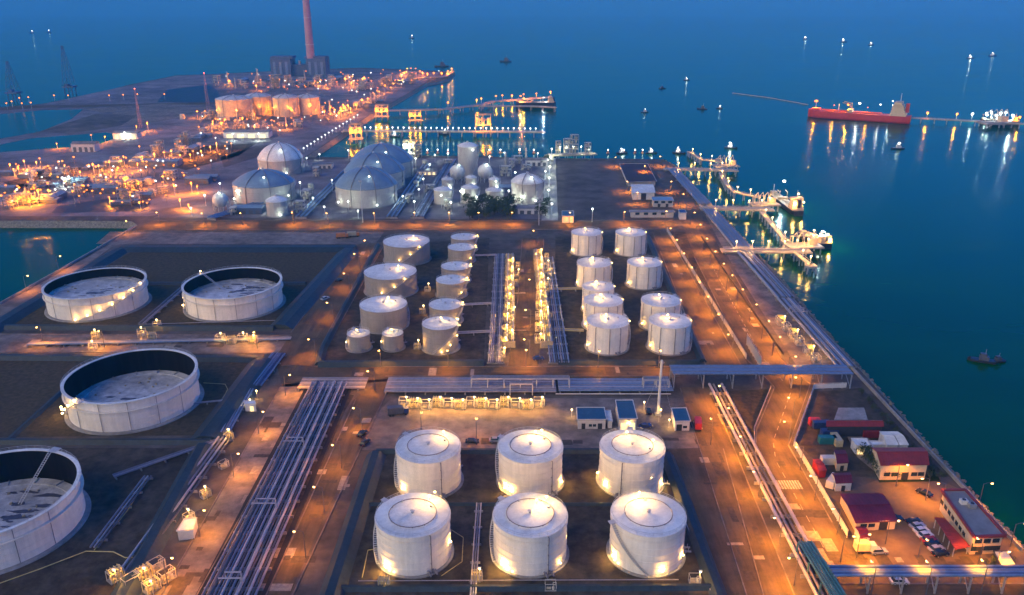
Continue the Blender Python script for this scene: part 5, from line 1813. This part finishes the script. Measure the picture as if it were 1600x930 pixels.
# floating boom with marker lights
for i, u in enumerate((668, 684, 700, 765, 782, 812, 834, 950, 975, 992, 1004)):
    p = P(u, 239.5, SEA)
    q = thing('mooring_buoy', 'small lit buoy in the line across the water, %s from the left' % ORD[i], 'buoy', p, 0, 'line of lit buoys')
    MB().lathe([(.01, -.8), (1.6, -.5), (1.7, .5), (.8, .9), (.3, 3), (.01, 3.2)], 10).build('float', 'boom', q, True)
    bulb(q, (0, 0, 3.6), .55, 'glow_white')

# long lamp-lit trestle and the far piers
jetty('long straight trestle lined with white lamps across the inlet', [(536, 204.5), (850, 206.5)], 6, 'trestle', 'trestle', 2.0, step=14)
jlamps([(562 + i * 8.6, 204.7 + i * .06) for i in range(33)], 2.0, 5, 40, WHT, 'glow_farwhite', 'white lamp on the long straight trestle, %s from the left', 'white lamps of the long trestle', .7)
for u, v, w_, h_, lb in ((755, 206, 22, 20, 'orange-lit platform tower on the long trestle'), (557, 216, 16, 16, 'orange-lit platform tower at the inlet quay'), (597, 181, 20, 14, 'orange-lit platform near the shore end of the far pier'), (649, 187, 18, 12, 'low orange-lit platform in the inlet'), (640, 238, 14, 12, 'pale-lit tower on the quay behind the blue domes')):
    p = P(u, v, 1.5)
    q = thing('pier_platform', lb, 'platform', p)
    MB().box(0, 0, -.6, w_, 12, 1.2).build('deck', 'concrete', q)
    mb = MB()
    for x in (-.4, 0, .4):
        for y in (-4, 4):
            mb.tube([(x * w_, y, -8), (x * w_, y, -1)], .6, 6)
            mb.box(x * w_, y, h_ / 2, .6, .6, h_)
    for z in (.4, .7, 1): mb.box(0, -4, h_ * z, w_ * .85, .6, .6).box(0, 4, h_ * z, w_ * .85, .6, .6)
    mb.build('frame', 'equip', q)
    MB().box(0, 0, h_ * .4, w_ * .8, 9, .4).build('platform', 'equip_pale', q)
    mb = MB()
    for k in range(3): mb.cyl(-w_ * .28 + k * w_ * .28, 0, h_ * .42, h_ * .8, 1.6, 10)
    mb.build('vessel', 'equip_pale', q, True)
    c_, g_ = (SODF, 'glow_far') if 'orange' in lb else ((.95, 1, .6), 'glow_farwhite')
    for x in (-.35, 0, .35):
        bulb(q, (x * w_, -7, h_ * .55 + abs(x) * 6), .8, g_)
        light('POINT', (x * w_, -8, h_ * .5), 1900 * LW, c_, q, .6)
jetty('far pier bending out to the lit ship berth', [(604, 173), (690, 171), (752, 164), (768, 159), (862, 152)], 8, 'far_pier', 'pier', 2.0, step=18)
jetty('second arm of the far pier running beside the berth', [(752, 166), (830, 166), (868, 168)], 6, 'far_pier', 'pier', 2.0, step=18)
jlamps([(700, 168), (745, 163), (752, 161), (775, 157), (785, 156), (800, 156), (818, 154), (838, 153), (860, 150)], 2.0, 8, 2250, SODF, 'glow_far', 'orange lamp on the far pier, %s from the shore', 'lamps of the far pier', 1.3)
jetty('thin jetty at the tip of the far terminal', [(650, 122), (694, 120), (708, 112)], 8, 'far_pier', 'pier', 2.0, step=25)
jlamps([(668, 120), (678, 119), (690, 119), (700, 116), (706, 112)], 2, 8, 4050, SODF, 'glow_far', 'orange lamp on the jetty at the far terminal tip, %s from the shore', 'lamps of the tip jetty', 1.8)
jetty('thin pier running from the stern of the red tanker to the right edge', [(1418, 184), (1480, 187), (1640, 196)], 6, 'far_pier', 'pier', 2.0, step=16)
jetty('thin dark mooring line of piles left of the red tanker', [(1145, 145), (1200, 152), (1262, 163)], 2, 'far_pier', 'pier', -2.5, step=40, rail=False)
jlamps([(1448, 184), (1494, 186), (1592, 191)], 2, 8, 2700, SODF, 'glow_far', 'orange lamp on the pier behind the red tanker, %s from the ship', 'orange lamps of the tanker pier', 1.4)
jlamps([(1518, 187), (1540, 186), (1548, 185), (1562, 186), (1570, 185)], 2, 9, 1200, (.8, 1, .9), 'glow_farwhite', 'white lamp on the pier behind the red tanker, %s from the ship', 'white lamps of the tanker pier', 1.5)
loading_platform('lit loading platform on the pier near the right edge', 1556, 191, .1, 1.5, 2.0)

# ------------------------------------------------------------------ ships and boats
def hull(L, B, H, deckz, material, root, bowf=.16, name='hull', draft=1.5):
    secs = []
    N_ = 14
    for i in range(N_ + 1):
        t_ = i / N_
        x = -L / 2 + L * t_
        if t_ > 1 - bowf: wf = max(.03, math.cos((t_ - 1 + bowf) / bowf * PI / 2) ** .7)
        elif t_ < .08: wf = .75 + .25 * t_ / .08
        else: wf = 1
        zt = deckz + (H * .18 * max(0, (t_ - .88) / .12)) + (H * .1 if t_ < .06 else 0)
        secs.append([(x - (1 - t_) * 0, -B / 2 * wf, zt), (x, -B / 2 * wf * .96, deckz * .2), (x * .99, -B / 2 * wf * .7, -draft), (x * .99, B / 2 * wf * .7, -draft), (x, B / 2 * wf * .96, deckz * .2), (x, B / 2 * wf, zt)])
    mb = MB()
    vv = [p for s_ in secs for p in s_]
    ff = []
    for i in range(N_):
        for k in range(5):
            ff.append((i * 6 + k, i * 6 + k + 1, (i + 1) * 6 + k + 1, (i + 1) * 6 + k))
        ff.append((i * 6 + 5, i * 6, (i + 1) * 6, (i + 1) * 6 + 5))
    ff.append((0, 5, 4, 3, 2, 1))
    ff.append(tuple(N_ * 6 + k for k in range(6)))
    mb.add(vv, ff)
    return mb.build(name, material, root, False)


def tanker(label, A, B, hullm, deckm, beam, fb, lit, accm='wall_cream', group=None, cat='ship', name='tanker_ship'):
    """stern at A, bow at B, world points on the water"""
    d = B - A
    L = d.length
    c = (A + B) / 2
    root = thing(name, label, cat, (c.x, c.y, SEA), math.atan2(d.y, d.x), group)
    hull(L, beam, fb, fb, hullm, root)
    MB().box(.02 * L, 0, fb + .06, L * .8, beam * .9, .12).build('deck', deckm, root)
    s = L / 100
    mb = MB()
    for k in range(5): mb.tube([(-L * .22, (k - 2) * beam * .06, fb + 1.2 * s), (L * .36, (k - 2) * beam * .06, fb + 1.2 * s)], .45 * s, 6)
    mb.build('deck_pipe', deckm, root)
    mb = MB().box(.08 * L, 0, fb + 2 * s, 5 * s, beam * .85, 2.6 * s)
    for y in (-.35, .35): mb.tube([(.08 * L, y * beam, fb), (.08 * L, y * beam, fb + 9 * s), (.08 * L + 8 * s, y * beam, fb + 10 * s)], .4 * s, 5)
    mb.build('manifold', 'equip', root)
    ac = MB()
    for k, (w_, l_) in enumerate(((.92, 15), (.86, 13), (.8, 11.5), (.8, 10), (1.0, 7))):
        ac.box(-L * .38 + k * .3 * s, 0, fb + (1.4 + k * 2.7) * s, l_ * s, beam * w_, 2.65 * s)
    sup = ac.build('superstructure', accm, root)
    mb = MB()
    for k in range(4): mb.box(-L * .38 + 7.55 * s - .25 * s * k, 0, fb + (1.8 + k * 2.7) * s, .12, beam * .62, .9 * s)
    mb.build('window_band', 'glass', sup)
    MB().box(-L * .455, 0, fb + 8 * s, 3.2 * s, 3.6 * s, 9 * s).build('funnel', hullm, root)
    mb = MB().tube([(-L * .38, 0, fb + 14 * s), (-L * .38, 0, fb + 22 * s)], .35 * s, 5)
    mb.tube([(L * .43, 0, fb), (L * .43, 0, fb + 11 * s)], .35 * s, 5)
    mb.tube([(L * .2, 0, fb), (L * .2, 0, fb + 8 * s)], .3 * s, 5)
    mb.build('mast', 'galv', root)
    MB().box(L * .42, 0, fb + 1.5 * s, 8 * s, beam * .5, 2.2 * s).build('forecastle', deckm, root)
    for x, y, z, wt, col, gl_, sz in lit:
        bulb(root, (x * L, y * beam, fb + z * s), sz, gl_)
        light('POINT', (x * L, y * beam, fb + z * s - sz * 1.6), wt * LW, col, root, .6)
    return root


tanker('long red tanker moored out at sea on the right', P(1422, 193, SEA), P(1262, 182, SEA), 'hull_red', 'deck_red', 20, 9,
       [(.44, -.3, 9, 9000, SODF, 'glow_far', 2.2), (.12, -.4, 7, 7000, SODF, 'glow_far', 1.4), (.0, .1, 10, 1200, (1, .9, .8), 'glow_farwhite', 1.6), (-.2, .1, 10, 600, (1, .9, .8), 'glow_farwhite', 1.0), (-.3, -.5, 13, 900, (.9, 1, .9), 'glow_farwhite', .8), (.25, -.1, 6, 1800, SODF, 'glow_far', .7), (-.08, -.1, 6, 1800, SODF, 'glow_far', .7)])
tanker('dark-hulled small tanker alongside the middle right-hand jetty', P(1248, 338, SEA), P(1205, 306, SEA), 'hull_dark', 'equip', 9, 3.5,
       [(-.3, -.3, 16, 1100, JY, 'glow_yellow', .7), (-.46, .3, 9, 1100, JY, 'glow_yellow', .7), (.1, 0, 22, 2200, (.9, 1, 1), 'glow_white', 1.1), (-.42, -.5, 9, 900, JY, 'glow_yellow', .7)])
tanker('yellow-lit small tanker alongside the nearest right-hand jetty', P(1292, 390, SEA), P(1250, 368, SEA), 'hull_dark', 'equip', 9, 3.5,
       [(-.3, -.4, 14, 1500, JY, 'glow_yellow', .7), (-.1, -.3, 9, 1500, JY, 'glow_yellow', .7), (.15, -.3, 10, 1200, JY, 'glow_yellow', .6), (-.36, .2, 22, 1500, (.95, 1, .9), 'glow_white', .9), (-.46, -.3, 9, 1200, JY, 'glow_yellow', .6)])
tanker('dark ship with orange glow lying at the far pier berth', P(868, 168, SEA), P(806, 168, SEA), 'hull_dark', 'equip', 18, 8,
       [(.3, -.3, 8, 9000, SODF, 'glow_far', 1.4), (.38, -.2, 14, 7000, (1, .25, .05), 'glow_far', 1.4), (-.2, -.3, 10, 3000, (.9, 1, 1), 'glow_farwhite', .9)])
tanker('pale-lit vessel lying at the pier near the right edge', P(1592, 197, SEA), P(1530, 193, SEA), 'hull_dark', 'equip', 14, 6,
       [(-.3, -.5, 14, 7000, (.85, 1, .95), 'glow_farwhite', 1.6), (.1, -.5, 10, 7000, (.85, 1, .95), 'glow_farwhite', 1.4), (.35, -.5, 10, 6000, (.85, 1, .95), 'glow_farwhite', 1.4)])


def boat(kind=0):
    root = thing('workboat', '', 'boat')
    hull(15, 5, 2.2, 1.5, 'hull_dark', root, .3, draft=.8)
    MB().box(-1.2, 0, 2.6, 5, 3.4, 2.2).box(-.6, 0, 4.5, 3.2, 2.8, 1.8).build('wheelhouse', 'wall_white' if kind else 'pipe_dark', root)
    MB().box(1.04, 0, 4.6, .08, 2.4, .9).build('windscreen', 'glass', root)
    MB().tube([(-1.5, 0, 5.3), (-1.5, 0, 8.2)], .1, 5).build('mast', 'galv', root)
    MB().ring(0.5, 1.9, .25, 10, 5, (6.4, 0)).build('fender', 'rubber', root)
    if kind:
        bulb(root, (-1.5, -.4, 6.6), .7 if kind == 1 else 1.3, 'glow_farwhite')
        light('POINT', (-.5, -3.2, 5.5), 120 if kind == 1 else 350, (.9, 1, .95), root, .5)
    return root


BT = [Proto(boat, 0), Proto(boat, 1), Proto(boat, 2)]
BOATS = [(1007, 176, 1, .75, 'small lit boat left of centre on the open water'), (1035, 139, 0, .9, 'small dim boat beyond the lit one on the open water'), (1073, 126, 1, .9, 'small lit boat far out above the others'),
         (1097, 171, 0, 1.0, 'dark small boat next to a brightly lit one off the right jetties'), (1124, 170, 2, .65, 'brightly lit small boat right of the dark one'), (1142, 232, 2, .9, 'white-lit boat off the farthest right-hand jetty'),
         (1402, 233, 2, .95, 'white-lit boat below the red tanker'), (1258, 62, 2, 1.5, 'tiny lit vessel at the top right, left of three'), (1318, 66, 2, 1.6, 'tiny lit vessel at the top right, middle of three'), (1361, 71, 1, 1.4, 'tiny dim vessel at the top right, right of three'),
         (1516, 92, 2, 1.3, 'tiny lit vessel near the right edge, lower'), (1551, 88, 1, 1.5, 'tiny lit vessel near the right edge, upper'), (643, 60, 2, 1.6, 'tiny lit vessel above the far terminal tip'), (790, 97, 0, 2, 'dark distant vessel right of the tip jetty'),
         (50, 52, 2, 1.5, 'tiny lit vessel at the top left, left of the pair'), (76, 51, 2, 1.5, 'tiny lit vessel at the top left, right of the pair'), (690, 105, 0, 2.2, 'dark ship silhouette beyond the tip jetty'),
         (1533, 565, 0, .75, 'dark tug on the right, left of the pair'), (1557, 566, 0, .55, 'dark tug on the right, right of the pair'), (152, 351, 0, .75, 'dark boat on the canal'),
         (972, 240, 1, .8, 'low lit boat moored off the reclaimed yard, left'), (1018, 240, 1, .8, 'low lit boat moored off the reclaimed yard, middle'), (1061, 240, 1, .9, 'low lit boat moored off the reclaimed yard, right'),
         (618, 214, 1, .9, 'small boat in the inlet below the long trestle, left'), (694, 210, 1, .9, 'small boat in the inlet below the long trestle, right')]
for u, v, k, s_, lb in BOATS:
    BT[k].put(P(u, v, SEA), rnd.uniform(-.5, .5) + (PI if rnd.random() < .5 else 0), lb, 'boat', 'boats on the water', (s_, s_, s_))

# ------------------------------------------------------------------ red-roofed compound
quad_house('long narrow open shed with red roof at the back of the compound', 'open_shed', [(1291, 656.5), (1378, 656.5), (1381, 666), (1291, 666)], 4.5, 'dark', 'roof_red', gable=.8)
quad_house('white gabled store, left of two leaning side by side', 'white_store', [(1374, 674), (1388, 674), (1404, 695), (1386, 695)], 4, 'wall_white', 'roof_white', gable=1.0, door=((.5, 2, 2.4),))
quad_house('white gabled store, right of two leaning side by side', 'white_store', [(1390, 674), (1402, 674), (1420, 695), (1406, 695)], 4, 'wall_white', 'roof_white', gable=1.0, door=((.5, 2, 2.4),))
quad_house('flat white store with bright front left of the orange-walled hall', 'white_store', [(1330, 686), (1354, 686), (1360, 697), (1338, 697)], 3.5, 'wall_white', 'roof_white', door=((.4, 2.5, 2.2),), glowwin=True)
quad_house('low white annex joining the white stores', 'white_store', [(1358, 690), (1384, 690), (1386, 696), (1362, 696)], 3, 'wall_white', 'roof_white', win=((.5, 2, 1, 1),))
quad_house('big hall with red ribbed roof and orange-lit wall', 'hall', [(1362, 699), (1444, 699), (1452, 726), (1376, 727)], 6, 'wall_cream', 'roof_red', gable=1.6, door=((.55, 2.2, 2.8),), win=((.15, 2, 1.4, 1.4), (.32, 2, 1.4, 1.4), (.75, 2, 1.4, 1.4), (.9, 2, 1.4, 1.4)))
quad_house('broad workshop under a dark maroon roof by the compound fence', 'workshop', [(1312, 771), (1378, 770), (1403, 814), (1337, 817)], 3.4, 'wall_cream', 'roof_maroon', gable=.8, door=((.7, 2.6, 3),), win=((.2, 2, 1.2, 1.2), (.4, 2, 1.2, 1.2)))
quad_house('small maroon-roofed hut below the workshop', 'hut', [(1336, 823), (1350, 822), (1360, 839), (1345, 841)], 2.6, 'wall_white', 'roof_maroon', gable=.7, door=((.5, 1.2, 2.1),))
quad_house('maroon-roofed hut with white awning above the workshop', 'hut', [(1300, 739), (1328, 738), (1332, 754), (1306, 755)], 3.4, 'wall_white', 'roof_maroon', gable=.8, door=((.5, 1.2, 2.1),))
quad_house('dark red hut in the upper left of the compound', 'hut', [(1303, 703), (1320, 703), (1326, 723), (1308, 724)], 3.4, 'wall_cream', 'roof_maroon', gable=.8, door=((.5, 1.2, 2.1),))
quad_house('bright red lean-to shed near the compound fence', 'shed', [(1270, 717), (1281, 717), (1292, 735), (1280, 736)], 3, 'container_red', 'roof_red', gable=.5)
off = quad_house('office block with grey flat roof edged in red beside the sea wall', 'office_block', [(1471, 767), (1508, 766.5), (1571, 838), (1522, 840)], 6.5, 'wall_cream', 'roof_grey', fascia='roof_red', door=((.3, 2.0, 2.6),), win=((.12, 2, 1.2, 1.5), (.55, 2, 1.2, 1.5), (.75, 2, 1.2, 1.5), (.92, 1.4, 1.2, 1.5), (.2, 2, 3.8, 1.4), (.5, 2, 3.8, 1.4), (.8, 2, 3.8, 1.4)))
mb = MB()
c = off.location
for k in range(9):
    t_ = (k + .5) / 9
    a = P(1471 + (1522 - 1471) * t_, 767 + (840 - 767) * t_, 6.5) - Vector((c.x, c.y, 0))
    dvec = (P(1522, 840, 6.5) - P(1471, 767, 6.5)).normalized()
    wn = MB().box(a.x * .93, a.y, 3.2, 1.8, .16, 1.4, math.atan2(dvec.y, dvec.x)).build('window', 'glass', off)
for u, v, lb in ((1505, 787, 'pale air unit on the grey office roof'), (1518, 793, 'dark air unit on the grey office roof')):
    p = P(u, v, 6.6)
    q = thing('air_unit', lb, 'air unit', (p.x, p.y, 6.65))
    MB().box(0, 0, .7, 2, 1.6, 1.4).build('casing', 'wall_white' if 'pale' in lb else 'steel', q)
    MB().cyl(0, 0, 1.4, 1.55, .55, 12).build('fan_cowl', 'dark', q)
# red car-port
A4 = [P(u, v, 3.2) for u, v in ((1460, 809), (1477, 811), (1516, 854), (1493, 859))]
c = sum(A4, Vector()) / 4
q = thing('carport', 'long red-roofed carport before the grey-roofed office', 'carport', (c.x, c.y, .1))
MB().prism([(p.x - c.x, p.y - c.y) for p in A4], 3.0, 3.25).build('roof', 'roof_red', q)
mb = MB()
for k in range(9):
    t_ = k / 8
    a, b = A4[0].lerp(A4[3], t_) - c, A4[1].lerp(A4[2], t_) - c
    mb.beam((a.x * .97, a.y, 3.3), (b.x * .97, b.y, 3.3), .1)
mb.build('roof_rib', 'roof_red', q)
for k in range(5):
    for e in ((A4[0], A4[3]), (A4[1], A4[2])):
        a = (e[0].lerp(e[1], .04 + .92 * k / 4) - c) * .96
        MB().box(a.x, a.y, 1.5, .2, .2, 3).build('post', 'galv', q)
quad_house('dark open shelter with a white roof panel at the lower right corner', 'shelter', [(1552, 862), (1574, 862), (1588, 884), (1564, 885)], 3.4, 'dark', 'wall_white')


def container(label, u, v, m_, rz=0.0, L=6.1, name='shipping_container', h=2.6):
    q = thing(name, label, 'container', P(u, v, .1), rz, 'containers in the compound')
    MB().box(0, 0, h / 2 + .05, L, 2.44, h).build('body', m_, q)
    mb = MB()
    for k in range(12):
        for s_ in (-1, 1): mb.box(-L / 2 + L * (k + .5) / 12, s_ * 1.24, h / 2, .18, .06, h - .3)
    mb.build('rib', m_, q)
    mb = MB()
    for s_ in (-.4, .4): mb.box(L / 2 + .03, s_, h / 2, .06, .06, h - .2)
    mb.build('door_bar', 'galv', q)
    return q


container('dark blue container, upper of two near the long red shed', 1282, 668, 'container_blue', 0)
container('dark blue container, lower of two near the long red shed', 1295, 681, 'container_blue', .1)
container('teal container beside the sand-coloured one', 1292, 692, 'container_teal', 0)
container('sand-coloured container in the compound', 1306, 692, 'container_sand', PI / 2)
container('white container beside the bright red lean-to', 1296, 724, 'wall_white', 0)
container('second white container below the maroon hut with awning', 1300, 757, 'wall_white', .9)
container('dark blue container under the eaves of the long red shed', 1335, 672, 'container_blue', 0)
container('red container at the left by the boundary fence', 1272, 664, 'container_red', 0, 4)
container('maroon container behind the white stores', 1360, 682, 'roof_maroon', 0)


def car(m_):
    root = thing('parked_car', '', 'car')
    prof = [(-2.1, .35), (-2.15, .85), (-1.9, .95), (2.0, .85), (2.2, .7), (2.2, .35)]
    mb = MB()
    for y in (-.88, .88): pass
    n_ = len(prof)
    vv = [(x, -.88, z) for x, z in prof] + [(x, .88, z) for x, z in prof]
    ff = [tuple(range(n_)), tuple(2 * n_ - 1 - k for k in range(n_))] + [(k, k + n_, (k + 1) % n_ + n_, (k + 1) % n_) for k in range(n_)]
    mb.add(vv, ff)
    mb.build('body', m_, root)
    cab = [(-1.75, .9), (-1.2, 1.42), (.35, 1.45), (1.15, .9)]
    mb = MB().add([(x, -.78 if z < 1 else -.62, z) for x, z in cab] + [(x, .78 if z < 1 else .62, z) for x, z in cab], [(0, 1, 2, 3), (7, 6, 5, 4), (0, 4, 5, 1), (1, 5, 6, 2), (2, 6, 7, 3)])
    cb = mb.build('cabin_glass', 'glass', root)
    MB().box(-.42, 0, 1.45, 1.6, 1.28, .06).build('roof_panel', m_, root)
    for x in (-1.3, 1.35):
        for y in (-.82, .82):
            wl_ = MB().tube([(x, y - .1, .33), (x, y + .1, .33)], .33, 12).build('wheel', 'rubber', root)
            MB().tube([(x, y - .12, .33), (x, y + .12, .33)], .17, 8).build('rim', 'galv', wl_)
    for y in (-.6, .6):
        MB().box(2.2, y, .66, .06, .35, .16).build('headlight', 'wall_white', root)
        MB().box(-2.15, y, .74, .06, .3, .16).build('tail_light', 'container_red', root)
    return root


CARS = {k: Proto(car, k) for k in ('car_white', 'car_red', 'car_black', 'car_silver', 'car_blue')}
row = ['car_black', 'car_silver', 'car_white', 'car_white', 'car_red', 'car_black', 'car_silver', 'car_black']
for i, k in enumerate(row):
    u, v = 1427 + i * 5.9, 817 + i * 7.2
    CARS[k].put(P(u, v, .1), .25, '%s car, %s from the back in the parked row' % (k[4:], ORD[i]), 'car', 'cars parked in the compound row', (1.12, 1.12, 1.12))
for u, v, k, a, lb in ((1390, 816, 'car_white', .1, 'white car parked at the corner of the maroon workshop'), (1398, 813, 'car_black', .1, 'black car parked at the corner of the maroon workshop'), (1444, 773, 'car_black', 2.2, 'black car alone in the upper compound yard'), (1372, 864, 'car_silver', .1, 'silver car behind the small truck at the compound gate'),
                       (775, 690, 'car_silver', 0, 'silver car on the yard behind the front tanks, right'), (738, 692, 'car_black', 0, 'black car on the yard behind the front tanks, left'), (530, 440, 'car_black', 1.0, 'black car on the diagonal bund road, upper'), (508, 468, 'car_white', 1.0, 'white car on the diagonal bund road, lower'),
                       (1013, 645, 'car_black', 1.5, 'black car beside the middle blue-roofed hut'), (1008, 668, 'car_blue', .3, 'blue car in front of the blue-roofed huts'), (841, 562, 'car_blue', .2, 'blue car by the right pump lane'), (1404, 911, 'car_white', 0, 'white car just above the blue pipe bridge'), (566, 680, 'car_black', 1.2, 'black car at the side of the east rack road, upper'), (570, 694, 'car_black', 1.2, 'black car at the side of the east rack road, lower')):
    CARS[k].put(P(u, v, .16), a, lb, 'car', None, (1.15, 1.15, 1.15))


def truck(label, u, v, rz, cabm, boxm, L=7.0):
    q = thing('truck', label, 'truck', P(u, v, .16), rz)
    MB().box(0, 0, .75, L, 2.2, .35).build('chassis', 'dark', q)
    cb = MB().box(L / 2 - .9, 0, 1.85, 1.8, 2.3, 1.9).build('cab', cabm, q)
    MB().box(L / 2 + .02, 0, 2.2, .06, 2.0, .8).build('windscreen', 'glass', cb)
    MB().box(-.95, 0, 2.25, L - 2.1, 2.4, 2.5).build('cargo_box', boxm, q)
    for x in (-L / 2 + 1, -L / 2 + 2.1, L / 2 - 1.1):
        for y in (-1.0, 1.0):
            MB().tube([(x, y - .15, .5), (x, y + .15, .5)], .5, 12).build('wheel', 'rubber', q)
    return q


truck('red-and-white truck parked right of the right-hand hut', 1090, 668, 1.4, 'container_red', 'container_red')
truck('small lit truck at the compound gate', 1350, 862, 0, 'wall_white', 'wall_cream', 6)
truck('canopied white truck by the flat white store', 1350, 707, 0, 'wall_white', 'wall_white', 5)
truck('dark fire truck at the left end of the yellow pump row', 622, 648, .2, 'container_blue', 'pipe_dark', 8)
truck('orange excavation truck on the far service road', 535, 372, .2, 'boom', 'boom', 8)
truck('orange truck behind the excavation one on the far service road', 552, 370, .2, 'boom', 'equip', 8)


# ------------------------------------------------------------------ trees
def tree(h, r, seed):
    rn = random.Random(seed)
    root = thing('tree', '', 'tree')
    mb = MB().tube([(0, 0, 0), (.1, .05, h * .3), (.0, .1, h * .6)], [.28, .2, .1], 7)
    for k in range(5):
        a = rn.uniform(0, 2 * PI)
        mb.tube([(0, 0, h * (.28 + .05 * k)), (r * .6 * math.cos(a), r * .6 * math.sin(a), h * (.5 + .07 * k))], [.1, .04], 5)
    mb.build('trunk', 'bark', root)
    mb = MB()
    lobes = [(rn.gauss(0, r * .42), rn.gauss(0, r * .42), h * rn.uniform(.45, .85), r * rn.uniform(.3, .55)) for _ in range(9)]
    for _ in range(420):
        x, y, z, q = rn.choice(lobes)
        d = Vector((rn.gauss(0, 1), rn.gauss(0, 1), rn.gauss(0, 1))).normalized() * q * rn.uniform(.6, 1.08)
        p = Vector((x, y, z)) + d
        s_ = rn.uniform(.18, .42)
        a = Vector((rn.gauss(0, 1), rn.gauss(0, 1), rn.gauss(0, .6))).normalized() * s_
        b = a.cross(Vector((rn.gauss(0, 1), rn.gauss(0, 1), rn.gauss(0, 1)))).normalized() * s_ * .7
        mb.add([p - a, p + b, p + a, p - b], [(0, 1, 2, 3)])
    mb.build('crown', 'leaf', root)
    return root


TR = [Proto(tree, 7.5, 3.4, s_) for s_ in (1, 2, 3)]
tp = []
rnd = random.Random(77)
for i in range(40):
    tp.append((732 + rnd.uniform(0, 72), 330 + rnd.uniform(-8, 14), rnd.uniform(1.0, 1.5), 'dark tree in the clump below the sphere plant', 'trees below the sphere plant'))
for i in range(7):
    tp.append((840 + rnd.uniform(0, 16), 318 + rnd.uniform(0, 20), rnd.uniform(.8, 1.1), 'dark tree beside the quay walk', 'trees by the quay walk'))
for i in range(4):
    tp.append((845 + rnd.uniform(0, 10), 250 + rnd.uniform(0, 10), rnd.uniform(.9, 1.2), 'dark tree on the shore behind the sphere plant', 'trees on the shore behind the plant'))
for i in range(8):
    tp.append((1350 + i * 4 + rnd.uniform(-2, 2), 716 + i * 3.6 + rnd.uniform(-2, 2), rnd.uniform(.5, .75), 'dark bushy tree left of the orange-walled hall', 'trees left of the hall'))
for i in range(8):
    tp.append((1375 + i * 11 + rnd.uniform(-3, 3), 746 + rnd.uniform(-1, 2), rnd.uniform(.4, .55), 'dark bushy tree before the orange-walled hall', 'trees before the hall'))
for i in range(12):
    t_ = i / 11
    tp.append((1345 + 125 * t_ + rnd.uniform(-3, 3), 620 + 130 * t_ + rnd.uniform(-3, 3), rnd.uniform(.3, .55), 'dark shrub tree along the sea edge of the compound', 'trees along the compound sea edge'))
for i in range(6):
    tp.append((1545 + rnd.uniform(0, 40), 893 - rnd.uniform(0, 8), rnd.uniform(.35, .5), 'dark tree by the lower right shelter', 'trees by the shelter'))
tp.sort(key=lambda q: (q[4], q[0]))
cnt = {}
for i, (u, v, s_, lb, gr) in enumerate(tp):
    cnt[gr] = cnt.get(gr, 0) + 1
    lb += ', %s from the left' % ORD[cnt[gr] - 1]
    TR[i % 3].put(P(u, v, .1), rnd.uniform(0, 6), lb, 'tree', gr, (s_, s_, s_))

# ------------------------------------------------------------------ evening haze over the whole place
m = bpy.data.materials.new('haze_air')
m.use_nodes = True
t = m.node_tree
for n_ in list(t.nodes):
    if n_.type != 'OUTPUT_MATERIAL': t.nodes.remove(n_)
pv = t.nodes.new('ShaderNodeVolumePrincipled')
pv.inputs['Color'].default_value = (0.08, 0.52, 1.0, 1)
pv.inputs['Density'].default_value = 0.00012
t.links.new(pv.outputs[0], t.nodes['Material Output'].inputs['Volume'])
MATS['haze_air'] = m
hz = MB().box(0, 3000, 105, 16000, 9000, 222).build('haze', 'haze_air')
tag(hz, 'thin blue evening haze over the terminal and sea', 'haze', kind='stuff')
sc.cycles.volume_bounces = 0
